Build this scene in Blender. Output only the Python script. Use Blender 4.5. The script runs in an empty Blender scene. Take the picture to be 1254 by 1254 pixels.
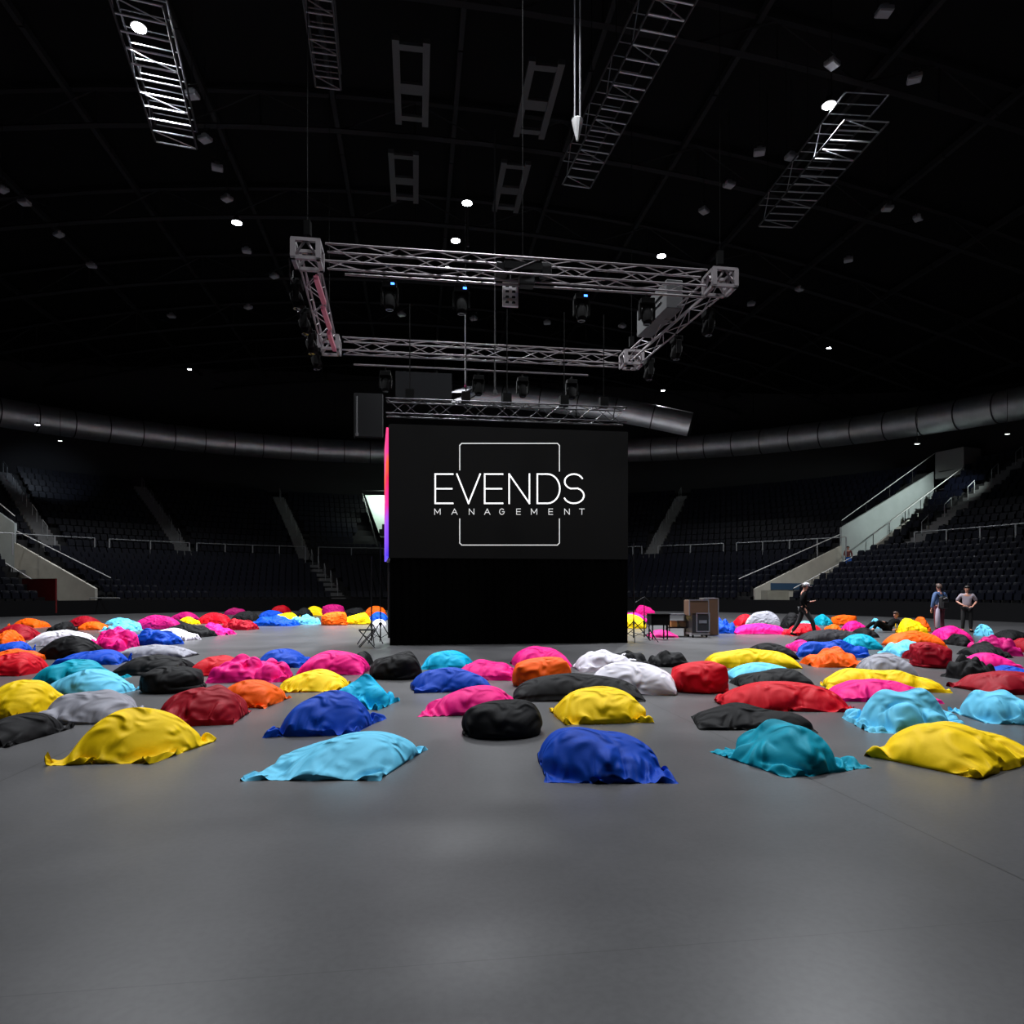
import bpy, bmesh, math, random
import numpy as np
from mathutils import Vector, Matrix

random.seed(7)
PI = math.pi
scene = bpy.context.scene
COL = scene.collection

# ------------------------------------------------------------------ camera, world, exposure
F, HZ, CAMZ = 830.0, 725.0, 1.5          # focal length in px (1254 frame), horizon row, eye height
cam_data = bpy.data.cameras.new('camera')
cam = bpy.data.objects.new('camera', cam_data)
COL.objects.link(cam)
cam.location = (0, 0, CAMZ)
cam.rotation_euler = (PI / 2, 0, 0)
cam_data.sensor_width = 36
cam_data.lens = 36 * F / 1254
cam_data.shift_y = (HZ - 627) / 1254
cam_data.clip_end = 400
scene.camera = cam
scene.view_settings.view_transform = 'Standard'
scene.view_settings.look = 'None'
scene.view_settings.gamma = 1
scene.view_settings.exposure = 0.0
scene.view_settings.use_curve_mapping = False
world = bpy.data.worlds.new('world')
scene.world = world
world.use_nodes = True
world.node_tree.nodes['Background'].inputs[0].default_value = (0.5, 0.55, 0.7, 1)
world.node_tree.nodes['Background'].inputs[1].default_value = 0.0015
LAMP_W = 2300.0           # one high bay lamp
AX, AY = -4.0, 28.0       # centre of the bowl
YAW = math.radians(8)
U = Vector((math.cos(YAW), math.sin(YAW), 0))
V = Vector((-math.sin(YAW), math.cos(YAW), 0))

# ------------------------------------------------------------------ helpers
def ray_h(px, py, z):
    """world point at height z seen at pixel (px, py)"""
    Y = F * (z - CAMZ) / (HZ - py)
    return Vector(((px - 627) / F * Y, Y, z))

def ray_r(px, r):
    """far point of the circle of radius r round the bowl centre on the column px"""
    k = (px - 627) / F
    a = 1 + k * k; b = -2 * (k * AX + AY); c = AX * AX + AY * AY - r * r
    Y = (-b + math.sqrt(b * b - 4 * a * c)) / (2 * a)
    return math.atan2(k * Y - AX, Y - AY)

def pol(t, r, z=0.0):
    return Vector((AX + r * math.sin(t), AY + r * math.cos(t), z))

def on_line(px, P, D):
    """point of the line P + s*D (plan view) on column px"""
    k = (px - 627) / F
    s = (k * P.y - P.x) / (D.x - k * D.y)
    return P + D * s, s

MATS = {}
def mat(name, color, rough=0.6, metal=0.0, emit=0.0, emit_col=None, noise=0.0, scale=8.0, bump=0.0, spec=0.5, bscale=None, coat=0.0, sheen=0.0):
    if name in MATS: return MATS[name]
    m = bpy.data.materials.new(name); m.use_nodes = True
    nt = m.node_tree; b = nt.nodes['Principled BSDF']
    b.inputs['Base Color'].default_value = (*color, 1)
    b.inputs['Roughness'].default_value = rough
    b.inputs['Metallic'].default_value = metal
    b.inputs['Specular IOR Level'].default_value = spec
    if coat: b.inputs['Coat Weight'].default_value = coat
    if sheen:
        b.inputs['Sheen Weight'].default_value = sheen
        b.inputs['Sheen Tint'].default_value = (*color, 1)
    if emit:
        b.inputs['Emission Color'].default_value = (*(emit_col or color), 1)
        b.inputs['Emission Strength'].default_value = emit
    if noise or bump:
        tc = nt.nodes.new('ShaderNodeTexCoord')
        n = nt.nodes.new('ShaderNodeTexNoise'); n.inputs['Scale'].default_value = scale; n.inputs['Detail'].default_value = 5
        nt.links.new(tc.outputs['Object'], n.inputs['Vector'])
        if noise:
            r = nt.nodes.new('ShaderNodeMixRGB'); r.blend_type = 'MIX'
            r.inputs[1].default_value = (*[c * (1 - noise) for c in color], 1)
            r.inputs[2].default_value = (*[min(1, c * (1 + noise)) for c in color], 1)
            nt.links.new(n.outputs['Fac'], r.inputs[0]); nt.links.new(r.outputs[0], b.inputs['Base Color'])
        if bump:
            bp = nt.nodes.new('ShaderNodeBump'); bp.inputs['Strength'].default_value = bump; bp.inputs['Distance'].default_value = 0.02
            n2 = n
            if bscale:
                n2 = nt.nodes.new('ShaderNodeTexNoise'); n2.inputs['Scale'].default_value = bscale; n2.inputs['Detail'].default_value = 3
                nt.links.new(tc.outputs['Object'], n2.inputs['Vector'])
            nt.links.new(n2.outputs['Fac'], bp.inputs['Height']); nt.links.new(bp.outputs['Normal'], b.inputs['Normal'])
    MATS[name] = m
    return m

class MB:
    """collects simple solids into one mesh"""
    def __init__(s): s.v = []; s.f = []
    def add(s, vs, fs):
        o = len(s.v); s.v += [tuple(v) for v in vs]; s.f += [tuple(i + o for i in f) for f in fs]; return s
    def box(s, c, size, rz=0.0, rx=0.0, ry=0.0):
        M = Matrix.Translation(Vector(c)) @ Matrix.Rotation(rz, 4, 'Z') @ Matrix.Rotation(rx, 4, 'X') @ Matrix.Rotation(ry, 4, 'Y')
        h = [x / 2 for x in size]
        vs = [M @ Vector((sx * h[0], sy * h[1], sz * h[2])) for sx in (-1, 1) for sy in (-1, 1) for sz in (-1, 1)]
        return s.add(vs, [(0, 1, 3, 2), (4, 6, 7, 5), (0, 4, 5, 1), (2, 3, 7, 6), (0, 2, 6, 4), (1, 5, 7, 3)])
    def tube(s, a, b, r, n=6, r2=None, cap=True):
        a = Vector(a); b = Vector(b); d = (b - a)
        if d.length < 1e-6: return s
        q = d.to_track_quat('Z', 'Y'); r2 = r if r2 is None else r2
        vs = []
        for p, rr in ((a, r), (b, r2)):
            for k in range(n):
                t = 2 * PI * k / n
                vs.append(p + q @ Vector((rr * math.cos(t), rr * math.sin(t), 0)))
        fs = [(k, (k + 1) % n, n + (k + 1) % n, n + k) for k in range(n)]
        if cap: fs += [tuple(range(n - 1, -1, -1)), tuple(range(n, 2 * n))]
        return s.add(vs, fs)
    def path(s, pts, r, n=6):
        for a, b in zip(pts, pts[1:]): s.tube(a, b, r, n)
        return s
    def lathe(s, prof, c=(0, 0, 0), n=16, M=None):
        vs = []; fs = []
        for r, z in prof:
            for k in range(n):
                t = 2 * PI * k / n
                p = Vector((r * math.cos(t), r * math.sin(t), z))
                vs.append((M @ p if M else p) + Vector(c))
        for i in range(len(prof) - 1):
            for k in range(n):
                fs.append((i * n + k, i * n + (k + 1) % n, (i + 1) * n + (k + 1) % n, (i + 1) * n + k))
        fs.append(tuple(range(n - 1, -1, -1))); fs.append(tuple(range((len(prof) - 1) * n, len(prof) * n)))
        return s.add(vs, fs)
    def build(s, name, m, parent=None, smooth=False, bevel=0.0):
        me = bpy.data.meshes.new(name); me.from_pydata(s.v, [], s.f); me.update()
        me.materials.append(m)
        if smooth:
            me.polygons.foreach_set('use_smooth', [True] * len(me.polygons))
            try: me.set_sharp_from_angle(angle=math.radians(40))
            except Exception: pass
        o = bpy.data.objects.new(name, me); COL.objects.link(o)
        if parent: o.parent = parent
        if bevel:
            b = o.modifiers.new('bevel', 'BEVEL'); b.width = bevel; b.segments = 2; b.limit_method = 'ANGLE'
        return o

def tag(o, label, cat, group=None):
    o['label'] = label; o['category'] = cat
    if group: o['group'] = group
    return o
def empty(name, loc, rz=0.0):
    o = bpy.data.objects.new(name, None); COL.objects.link(o); o.location = loc; o.rotation_euler = (0, 0, rz)
    o.empty_display_size = 0.2
    return o
def struct(o):
    o['kind'] = 'structure'; return o
def copy_tree(o, parent=None):
    c = o.copy(); COL.objects.link(c)
    if parent: c.parent = parent
    for ch in list(o.children): copy_tree(ch, c)
    return c

# ------------------------------------------------------------------ materials
def floor_material():
    m = bpy.data.materials.new('polished_concrete'); m.use_nodes = True
    nt = m.node_tree; N = nt.nodes; L = nt.links; b = N['Principled BSDF']
    tc = N.new('ShaderNodeTexCoord')
    n1 = N.new('ShaderNodeTexNoise'); n1.inputs['Scale'].default_value = 0.45; n1.inputs['Detail'].default_value = 8; n1.inputs['Roughness'].default_value = .62
    n2 = N.new('ShaderNodeTexNoise'); n2.inputs['Scale'].default_value = 26; n2.inputs['Detail'].default_value = 6
    for n in (n1, n2): L.new(tc.outputs['Object'], n.inputs['Vector'])
    cr = N.new('ShaderNodeValToRGB')
    cr.color_ramp.elements[0].position = .3; cr.color_ramp.elements[0].color = (.060, .060, .063, 1)
    cr.color_ramp.elements[1].position = .72; cr.color_ramp.elements[1].color = (.094, .092, .096, 1)
    L.new(n1.outputs['Fac'], cr.inputs[0])
    mx = N.new('ShaderNodeMixRGB'); mx.blend_type = 'MULTIPLY'; mx.inputs[0].default_value = .35
    cr2 = N.new('ShaderNodeValToRGB'); cr2.color_ramp.elements[0].position = .35; cr2.color_ramp.elements[0].color = (.6, .6, .6, 1); cr2.color_ramp.elements[1].position = .6
    L.new(n2.outputs['Fac'], cr2.inputs[0]); L.new(cr.outputs[0], mx.inputs[1]); L.new(cr2.outputs[0], mx.inputs[2])
    sep = N.new('ShaderNodeSeparateXYZ'); L.new(tc.outputs['Object'], sep.inputs[0])
    def joint(out, off, S, w):
        a = N.new('ShaderNodeMath'); a.operation = 'SUBTRACT'; a.inputs[1].default_value = off; L.new(out, a.inputs[0])
        d = N.new('ShaderNodeMath'); d.operation = 'DIVIDE'; d.inputs[1].default_value = S; L.new(a.outputs[0], d.inputs[0])
        p = N.new('ShaderNodeMath'); p.operation = 'PINGPONG'; p.inputs[1].default_value = .5; L.new(d.outputs[0], p.inputs[0])
        l = N.new('ShaderNodeMath'); l.operation = 'LESS_THAN'; l.inputs[1].default_value = w / S; L.new(p.outputs[0], l.inputs[0])
        return l
    j1 = joint(sep.outputs[0], 3.13, 6.4, .0055); j2 = joint(sep.outputs[1], 2.75, 6.4, .003)
    ad = N.new('ShaderNodeMath'); ad.operation = 'MAXIMUM'; L.new(j1.outputs[0], ad.inputs[0])
    sc = N.new('ShaderNodeMath'); sc.operation = 'MULTIPLY'; sc.inputs[1].default_value = .45; L.new(j2.outputs[0], sc.inputs[0]); L.new(sc.outputs[0], ad.inputs[1])
    mj = N.new('ShaderNodeMixRGB'); L.new(ad.outputs[0], mj.inputs[0]); L.new(mx.outputs[0], mj.inputs[1]); mj.inputs[2].default_value = (.02, .02, .02, 1)
    L.new(mj.outputs[0], b.inputs['Base Color'])
    rr = N.new('ShaderNodeMapRange'); rr.inputs[3].default_value = .29; rr.inputs[4].default_value = .41; L.new(n1.outputs['Fac'], rr.inputs[0]); L.new(rr.outputs[0], b.inputs['Roughness'])
    bp = N.new('ShaderNodeBump'); bp.inputs['Strength'].default_value = .05; bp.inputs['Distance'].default_value = .002
    L.new(n2.outputs['Fac'], bp.inputs['Height']); L.new(bp.outputs[0], b.inputs['Normal'])
    return m

def fabric(name, col, rough=.55, spec=.25):
    if name in MATS: return MATS[name]
    m = bpy.data.materials.new(name); m.use_nodes = True
    nt = m.node_tree; N = nt.nodes; L = nt.links; b = N['Principled BSDF']
    b.inputs['Base Color'].default_value = (*col, 1); b.inputs['Roughness'].default_value = rough
    b.inputs['Specular IOR Level'].default_value = spec
    b.inputs['Sheen Weight'].default_value = 0; b.inputs['Sheen Tint'].default_value = (*col, 1)
    tc = N.new('ShaderNodeTexCoord')
    d = N.new('ShaderNodeTexNoise'); d.inputs['Scale'].default_value = 1.6; d.inputs['Detail'].default_value = 1
    L.new(tc.outputs['Object'], d.inputs['Vector'])
    mv = N.new('ShaderNodeMixRGB'); mv.blend_type = 'ADD'; mv.inputs[0].default_value = .8
    L.new(tc.outputs['Object'], mv.inputs[1]); L.new(d.outputs['Color'], mv.inputs[2])
    cre = N.new('ShaderNodeTexNoise'); cre.noise_type = 'RIDGED_MULTIFRACTAL'
    cre.inputs['Scale'].default_value = 4.6; cre.inputs['Detail'].default_value = 2.5; cre.inputs['Roughness'].default_value = .45
    L.new(mv.outputs[0], cre.inputs['Vector'])
    fine = N.new('ShaderNodeTexNoise'); fine.inputs['Scale'].default_value = 17; fine.inputs['Detail'].default_value = 4
    L.new(tc.outputs['Object'], fine.inputs['Vector'])
    b1 = N.new('ShaderNodeBump'); b1.inputs['Strength'].default_value = 1.0; b1.inputs['Distance'].default_value = .10; L.new(cre.outputs['Fac'], b1.inputs['Height'])
    b2 = N.new('ShaderNodeBump'); b2.inputs['Strength'].default_value = .12; b2.inputs['Distance'].default_value = .01; L.new(fine.outputs['Fac'], b2.inputs['Height']); L.new(b1.outputs[0], b2.inputs['Normal'])
    L.new(b2.outputs[0], b.inputs['Normal'])
    MATS[name] = m
    return m
def S(r, g, b):
    f = lambda c: (c / 255 / 12.92) if c / 255 <= .04045 else ((c / 255 + .055) / 1.055) ** 2.4
    return (f(r), f(g), f(b))
FAB = {'yellow': S(252, 210, 6), 'lightblue': S(105, 200, 235), 'cyan': S(6, 180, 226), 'blue': S(0, 66, 178),
       'teal': S(0, 152, 178), 'pink': S(242, 22, 132), 'magenta': S(190, 20, 110), 'red': S(205, 6, 30), 'darkred': S(150, 4, 28),
       'orange': S(252, 96, 10), 'black': S(17, 17, 19), 'grey': S(148, 148, 158), 'white': S(225, 221, 232), 'darkgrey': S(40, 39, 43)}
def fab(c): return fabric('nylon_' + c, FAB[c], .7 if c in ('black', 'darkgrey') else .6, .12 if c in ('black', 'darkgrey') else .13)

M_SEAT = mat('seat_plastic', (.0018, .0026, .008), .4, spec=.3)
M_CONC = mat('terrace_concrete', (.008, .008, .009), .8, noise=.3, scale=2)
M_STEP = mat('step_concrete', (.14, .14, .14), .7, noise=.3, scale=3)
M_PAR = mat('painted_parapet', (.5, .48, .42), .6, noise=.25, scale=1.2)
M_RAILW = mat('pale_rail_paint', (.32, .33, .34), .4, metal=.3)
M_STEEL = mat('brushed_steel', (.6, .6, .6), .25, metal=1)
M_ALU = mat('truss_aluminium', (.20, .18, .19), .5, metal=.6)
M_BLK = mat('black_metal', (.007, .007, .008), .55, spec=.25)
M_BLKM = mat('matte_black', (.003, .003, .003), .9, spec=.1)
M_DUCT = mat('galvanised_duct', (.75, .76, .8), .45, metal=.9, noise=.3, scale=1.3)
M_ROOF = mat('roof_black', (.004, .004, .0045), .9, spec=.1)
M_BEAM = mat('roof_beam_paint', (.014, .014, .0155), .8, spec=.2)
M_WALLLAMP = mat('wall_lamp_glow', (1, 1, 1), .5, emit=3, emit_col=(.9, 1, .95))
M_LAMP = mat('lamp_glow', (1, 1, 1), .5, emit=60, emit_col=(.88, .93, 1))
M_OFF = mat('lamp_off_glass', (.22, .22, .24), .3)

# ------------------------------------------------------------------ setting: floor, bowl, roof
fm = MB(); fm.add([(-75, -30, 0), (75, -30, 0), (75, 95, 0), (-75, 95, 0)], [(0, 1, 2, 3)])
fl = struct(fm.build('floor', floor_material())); fl.rotation_euler = (0, 0, YAW)

R0, RM, R1 = 29.6, 37.2, 47.6
NL, NU = 9, 12
T0, T1 = math.radians(-112), math.radians(112)
RZ = [((18.6, 47.2), (35.9, 53.9)), ((-29.4, 44.1), (-46.6, 50.8))]
def in_ramp(p):
    for a, b in RZ:
        D = Vector((b[0] - a[0], b[1] - a[1])); L = D.length; D.normalize(); n = Vector((-D.y, D.x))
        if n.y < 0: n = -n
        q = Vector((p[0] - a[0], p[1] - a[1]))
        if -.8 < q.dot(D) < L and 0 < q.dot(n) < 2.66: return True
    return False
def sweep(prof, name, m, t0=T0, t1=T1, n=900, smooth=False, cut=False):
    mb = MB(); vs = []; fs = []
    for i in range(n + 1):
        t = t0 + (t1 - t0) * i / n
        for r, z in prof: vs.append(pol(t, r, z))
    k = len(prof)
    for i in range(n):
        for j in range(k - 1):
            if cut and in_ramp((Vector(vs[i * k + j]) + Vector(vs[(i + 1) * k + j + 1])) / 2): continue
            fs.append((i * k + j, (i + 1) * k + j, (i + 1) * k + j + 1, i * k + j + 1))
    mb.add(vs, fs)
    return mb.build(name, m, smooth=smooth)
LOW = [(R0 + .85 * i, .75 + .42 * i) for i in range(NL)]           # tread inner edge, height
UP = [(RM + .9 + .86 * i, 4.75 + .60 * i) for i in range(NU)]
prof = [(R0 - .02, 0)]
for r, z in LOW: prof += [(r, z), (r + .85, z)]
prof += [(RM + .9, LOW[-1][1])]
for r, z in UP: prof += [(r, z), (r + .86, z)]
prof += [(50.5, UP[-1][1])]
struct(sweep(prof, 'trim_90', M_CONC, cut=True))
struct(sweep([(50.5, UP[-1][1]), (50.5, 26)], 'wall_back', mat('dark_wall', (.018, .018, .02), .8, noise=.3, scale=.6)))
# low barrier round the arena floor
struct(sweep([(R0 - .12, 0), (R0 - .12, .95), (R0 - .02, .95), (R0 - .02, .0)], 'trim_1', mat('barrier', (.004, .004, .005), .7, spec=.2)))

def roof_z(u): return 26.0 - (u * u) / 260.0
O0 = Vector((AX, AY, 0))
def uv(u, v, z): return O0 + U * u + V * v + Vector((0, 0, z))
rm = MB(); vs = []; fs = []; nu = 24
for i in range(nu + 1):
    u = -56 + 112 * i / nu
    for v in (-60, 56): vs.append(uv(u, v, roof_z(u) + .4))
for i in range(nu): fs.append((2 * i, 2 * i + 1, 2 * i + 3, 2 * i + 2))
rm.add(vs, fs); struct(rm.build('ceiling', M_ROOF))
tn = 2
for v in range(-26, 52, 8):                     # arched main trusses of the roof
    mb = MB(); pts_t = []; pts_b = []
    for i in range(29):
        u = -52 + 104 * i / 28
        pts_t.append(uv(u, v, roof_z(u))); pts_b.append(uv(u, v, roof_z(u) - 1.7))
    for a, b in zip(pts_t, pts_t[1:]): mb.tube(a, b, .12, 4)
    for a, b in zip(pts_b, pts_b[1:]): mb.tube(a, b, .14, 4)
    for i in range(28):
        mb.tube(pts_b[i], pts_t[i + 1] if i % 2 else pts_t[i], .05, 4)
        mb.tube(pts_b[i + 1] if not i % 2 else pts_b[i], pts_t[i + 1] if i % 2 else pts_t[i], .04, 4)
    struct(mb.build('trim_%d' % tn, M_BEAM)); tn += 1
for u in range(-46, 50, 6):                     # purlins along the hall
    mb = MB()
    for v in range(-30, 50, 8): mb.box(uv(u, v + 4, roof_z(u) - .2), (.22, 7.9, .3), YAW)
    struct(mb.build('trim_%d' % tn, M_BEAM)); tn += 1

# hatch frames under the roof, two rails and a cross plate
for k, (px, py, w, l) in enumerate(((504, 104, 1.2, 4.8), (495, 218, 1.2, 4.2), (658, 124, 1.2, 4.6), (625, 230, 1.2, 4.4))):
    p = ray_h(px, py, 23.0); mb = MB()
    for s in (-1, 1): mb.box(p + U * (s * w / 2), (.28, l, .2), YAW)
    mb.box(p + V * .2, (w, .6, .12), YAW); mb.box(p + V * (l * .42), (w, .3, .12), YAW)
    mb.box(p + V * (-l * .42), (w, .3, .12), YAW)
    struct(mb.build('trim_%d' % tn, mat('hatch_paint', (.05, .05, .053), .6))); tn += 1

# ------------------------------------------------------------------ aisles, staircases and rails of the bowl
AISLES = []   # (px at inner radius, px at outer radius, inner radius, outer radius, label)
A_DEF = [(228, 170, 37.9, 47.8, 'grey concrete aisle steps climbing the upper tier between the dark left blocks'),
         (418, 378, 29.6, 37.2, 'pale worn aisle steps in the lower tier left of the black screen'),
         (374, 340, 37.9, 47.8, 'dim aisle steps in the upper tier above the pale lower flight left of the screen'),
         (66, 2, 37.9, 47.8, 'dim aisle steps at the far left edge of the upper tier'),
         (795, 836, 37.9, 47.8, 'aisle steps in the upper tier just right of the screen'),
         (1112, 1262, 37.9, 47.8, 'aisle steps catching light in the upper tier right of the pale staircase')]
def tier_z(r):
    if r < RM: return .75 + .42 * max(0, math.floor((r - R0) / .85 + 1e-6))
    if r < RM + .9: return LOW[-1][1]
    return 4.75 + .60 * min(NU - 1, math.floor((r - RM - .9) / .86 + 1e-6))
for (pa, pb, ra, rb, lab) in A_DEF:
    ta, tb = ray_r(pa, ra), ray_r(pb, rb)
    AISLES.append((ta, tb, ra, rb))
    mb = MB(); n = int((rb - ra) / (.43 if ra > 30 else .425))
    rows = UP if ra > 30 else LOW; rise = .30 if ra > 30 else .21
    z0 = rows[0][1]
    for i in range(n):
        r = ra + (i + .5) * (rb - ra) / n; t = ta + (tb - ta) * (i + .5) / n
        z = z0 + rise * i
        if z > rows[-1][1] + .1: break
        mb.box(pol(t, r, z - .1), (1.15, .5, .32), -t)
    rt = empty('aisle_stairs', pol(ta, ra, 0)); tag(rt, lab, 'stairs')
    o = mb.build('steps', M_STEP, rt); o.matrix_parent_inverse = Matrix.Translation(-rt.location)
    for j in range(5):
        hr = MB()
        r = ra + (j + .6) * (rb - ra) / 5.2; t = ta + (tb - ta) * (j + .6) / 5.2; z = z0 + rise * n * (j + .6) / 5.2
        a = pol(t, r, z); hr.tube(a, a + Vector((0, 0, .95)), .025)
        b = pol(t + .0, r + .9, z + .95 + .55); hr.tube(a + Vector((0, 0, .95)), b, .025); hr.tube(b, b - Vector((0, 0, 1)), .025)
        o = hr.build('handrail', M_RAILW, rt); o.matrix_parent_inverse = Matrix.Translation(-rt.location)

def wpart(mb, name, m, rt, **k):
    o = mb.build(name, m, rt, **k); o.matrix_parent_inverse = Matrix.Translation(-rt.location); return o

RAMPS = []
def ramp(P0, P1, lab, side, redpanel=False):
    P0 = Vector(P0); P1 = Vector(P1); RAMPS.append((P0, P1))
    rt = empty('staircase', Vector((P0.x, P0.y, 0))); tag(rt, lab, 'staircase')
    D = P1 - P0; Dh = Vector((D.x, D.y, 0)); Lh = Dh.length; d = Dh.normalized(); nrm = Vector((-d.y, d.x, 0))
    if nrm.y < 0: nrm = -nrm                      # towards the far side
    slope = D.z / Lh; W = 2.5
    mid = .455 * Lh
    def zf(s): return .35 + 3.55 * max(0, s) / mid if s <= mid else 4.6 + (10.5 - 4.6) * (s - mid) / (Lh - mid)
    def P(s, off, z): return Vector((P0.x, P0.y, 0)) + d * s + nrm * off + Vector((0, 0, z + zf(s)))
    ang = math.atan2(d.y, d.x)
    st = MB(); n = int(Lh / .34)
    for i in range(n):
        s = (i + .5) * Lh / n
        st.box(P(s, W / 2, -min(1.7, .45 + s * .2)), (.36, W, .35), ang)
    wpart(st, 'steps', M_STEP, rt)
    def slab(s0, s1, off, zl0, zl1, zh0, zh1, th=.18):
        """wall between s0 and s1; zl/zh are heights relative to the nosing line"""
        m = MB(); vs = []
        for o2 in (off, off + th):
            vs += [P(s0, o2, zl0), P(s1, o2, zl1), P(s1, o2, zh1), P(s0, o2, zh0)]
        m.add(vs, [(0, 1, 2, 3), (7, 6, 5, 4), (0, 4, 5, 1), (1, 5, 6, 2), (2, 6, 7, 3), (3, 7, 4, 0)])
        return m
    fw = slab(0.1, mid, W, -.35, -3, 1.35, 1.2)
    wpart(fw, 'parapet', M_PAR, rt)
    wpart(slab(mid + .01, Lh, W, -3, -3, 1.9, 1.0), 'parapet', mat('painted_parapet_pale', (.42, .46, .46), .6, noise=.2, scale=1), rt)
    wpart(slab(0, mid, -.18, -1.2, -1.8, .1, .1), 'kerb_wall', M_PAR, rt)
    wpart(slab(mid + .6, Lh, -.18, -1.8, -1.8, .1, .1), 'kerb_wall', M_PAR, rt)
    def rail(s0, s1, off, h, hb, m=None, k=8):
        m = m or mat('pale_handrail', (.6, .6, .6), .4)
        r = MB(); r.tube(P(s0, off, h), P(s1, off, h), .035, 8)
        wpart(r, 'handrail', m, rt, smooth=True)
        for j in range(k):
            s = s0 + (s1 - s0) * j / (k - 1)
            q = MB(); q.tube(P(s, off, hb), P(s, off, h), .03, 6); wpart(q, 'rail_post', M_BLK, rt)
    rail(-1.3, mid - .1, W + .1, 2.1, 1.2, k=5)
    rail(mid + .1, Lh + .2, W + .1, 2.4, 1.2, k=5)
    rail(1.2, mid - .6, -.1, .9, .1, k=5)
    rail(mid + .3, Lh, -.1, 1.0, .1, k=7)
    # mid landing
    ld = MB(); ld.box(P(mid - .2, W / 2, -.85), (2.0, W + .3, .25), ang); wpart(ld, 'landing', M_STEP, rt)
    if not redpanel:
        bx = MB(); bx.box(P(Lh + .9, 1.1, .9), (2.0, 2.4, 2.2), ang); wpart(bx, 'end_wall', mat('end_wall_grey', (.25, .25, .25), .6), rt)
        cb = MB(); cb.box(P(1.0, W - 1.0, .25), (1.9, .7, 1.2), ang); wpart(cb, 'door_box', mat('beige_box', (.3, .29, .24), .6, noise=.2, scale=2), rt)
        bl = MB(); bl.box(P(3.0, W - .03, .3), (3.0, .05, .5), ang); wpart(bl, 'blue_panel', mat('blue_panel', S(50, 80, 110), .5), rt)
        b2 = MB(); b2.box(P(mid - .4, .5, .0), (1.8, .8, .7), ang); wpart(b2, 'blue_cover', mat('blue_cover', S(20, 80, 170), .5), rt)
    else:
        rp = MB(); rp.box(P(1.1, -.6, .45), (3.2, .1, 2.2), ang); wpart(rp, 'red_panel', mat('red_panel', S(110, 8, 14), .6), rt)
        q = MB()
        q.tube(P(-.2, W - .6, -.35), P(-.2, W - .6, -.35 + 1.1), .03).tube(P(-.2, W - .6, -.35 + 1.1), P(-3, W - .6, -.35 + 1.1), .04)
        wpart(q, 'gate_rail', M_RAILW, rt)
    return rt
ramp((18.6, 47.2, .35), (35.9, 53.9, 10.5), 'pale staircase with steel handrails climbing both tiers on the right', 1)
ramp((-29.4, 44.1, .35), (-46.6, 50.8, 10.5), 'beige walled staircase with steel handrails and dark red panel at left edge', -1, True)

def wall_lamp(loc, aim, w, lab, col=(.88, 1, .95), spot=70):
    rt = empty('flood_lamp', loc); tag(rt, lab, 'lamp')
    MB().box((0, 0, .06), (.3, .22, .1)).tube((0, 0, .1), (0, 0, 3.5), .02, 5).build('housing', M_BLK, rt); MB().box((0, 0, 0), (.24, .16, .02)).build('lens', M_WALLLAMP, rt)
    l = bpy.data.lights.new('flood_light', 'SPOT'); l.energy = w; l.color = col; l.spot_size = math.radians(spot); l.spot_blend = .8; l.shadow_soft_size = .15
    o = bpy.data.objects.new('flood_light', l); COL.objects.link(o); o.parent = rt; o.location = (0, 0, -.05)
    o.rotation_euler = (Vector(aim) - Vector(loc)).to_track_quat('-Z', 'Y').to_euler()
wall_lamp((34.2, 46.8, 12.4), (31.0, 54.4, 8.6), 4200, 'small flood lamp above the upper flight of the pale staircase', spot=75)
wall_lamp((-42.0, 46.0, 12.0), (-36, 50.5, 4.0), 700, 'small flood lamp above the beige walled staircase at left', (1, .95, .85), 80)
wall_lamp((-35.0, 52.5, 13.2), (-40.0, 58.5, 10.8), 900, 'small flood lamp over the top seat rows at far left', (.7, .82, 1), 60)
wall_lamp((26.0, 43.5, 11.0), (22.0, 51.5, 3.5), 650, 'small flood lamp above the lower flight of the pale staircase', (1, .95, .82), 70)
# lit vomitory behind the screen's left edge
vt = empty('stair_opening', (0, 0, 0)); a = Vector((-14.6, 67.5, 0)); tag(vt, 'brightly lit pale opening in the upper tier beside the screen\'s left edge', 'opening')
vt.location = (a.x, a.y, 0)
base = Vector((a.x, a.y, 0))
mb = MB()
mb.add([Vector((-.1, .3, 11.2)), Vector((4.2, .9, 11.2)), Vector((4.2, .3, 6.9)), Vector((1.5, .2, 6.9)),
        Vector((-.1, .5, 11.2)), Vector((4.2, 1.1, 11.2)), Vector((4.2, .5, 6.9)), Vector((1.5, .4, 6.9))],
       [(0, 3, 2, 1), (4, 5, 6, 7), (0, 1, 5, 4), (1, 2, 6, 5), (2, 3, 7, 6), (3, 0, 4, 7)])
mb.build('lit_wall', mat('lit_wall', (.6, .72, .64), .7, noise=.1), vt)
mb = MB(); mb.tube((-.3, 0, 11.3), (1.5, -1.4, 5.9), .06); mb.tube((-.3, 0, 11.6), (4.3, .2, 11.6), .05)
for j in range(5):
    s = j / 5; mb.tube((-.3 + 1.8 * s, -1.4 * s, 11.3 - 5.4 * s), (-.3 + 1.8 * s + .1, -1.4 * s, 10.5 - 5.4 * s), .03)
mb.build('handrail', M_STEEL, vt)
mb = MB(); mb.box((2.7, -.3, 7.4), (2.4, .8, .6)); mb.box((2.0, -.3, 7.9), (.5, .4, .6)); mb.box((3.5, -.3, 7.85), (.6, .4, .5)); mb.build('counter', M_BLK, vt)
ld = bpy.data.lights.new('opening_lamp', 'AREA'); ld.energy = 260; ld.size = 2.0; ld.color = (.85, 1, .9)
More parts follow.
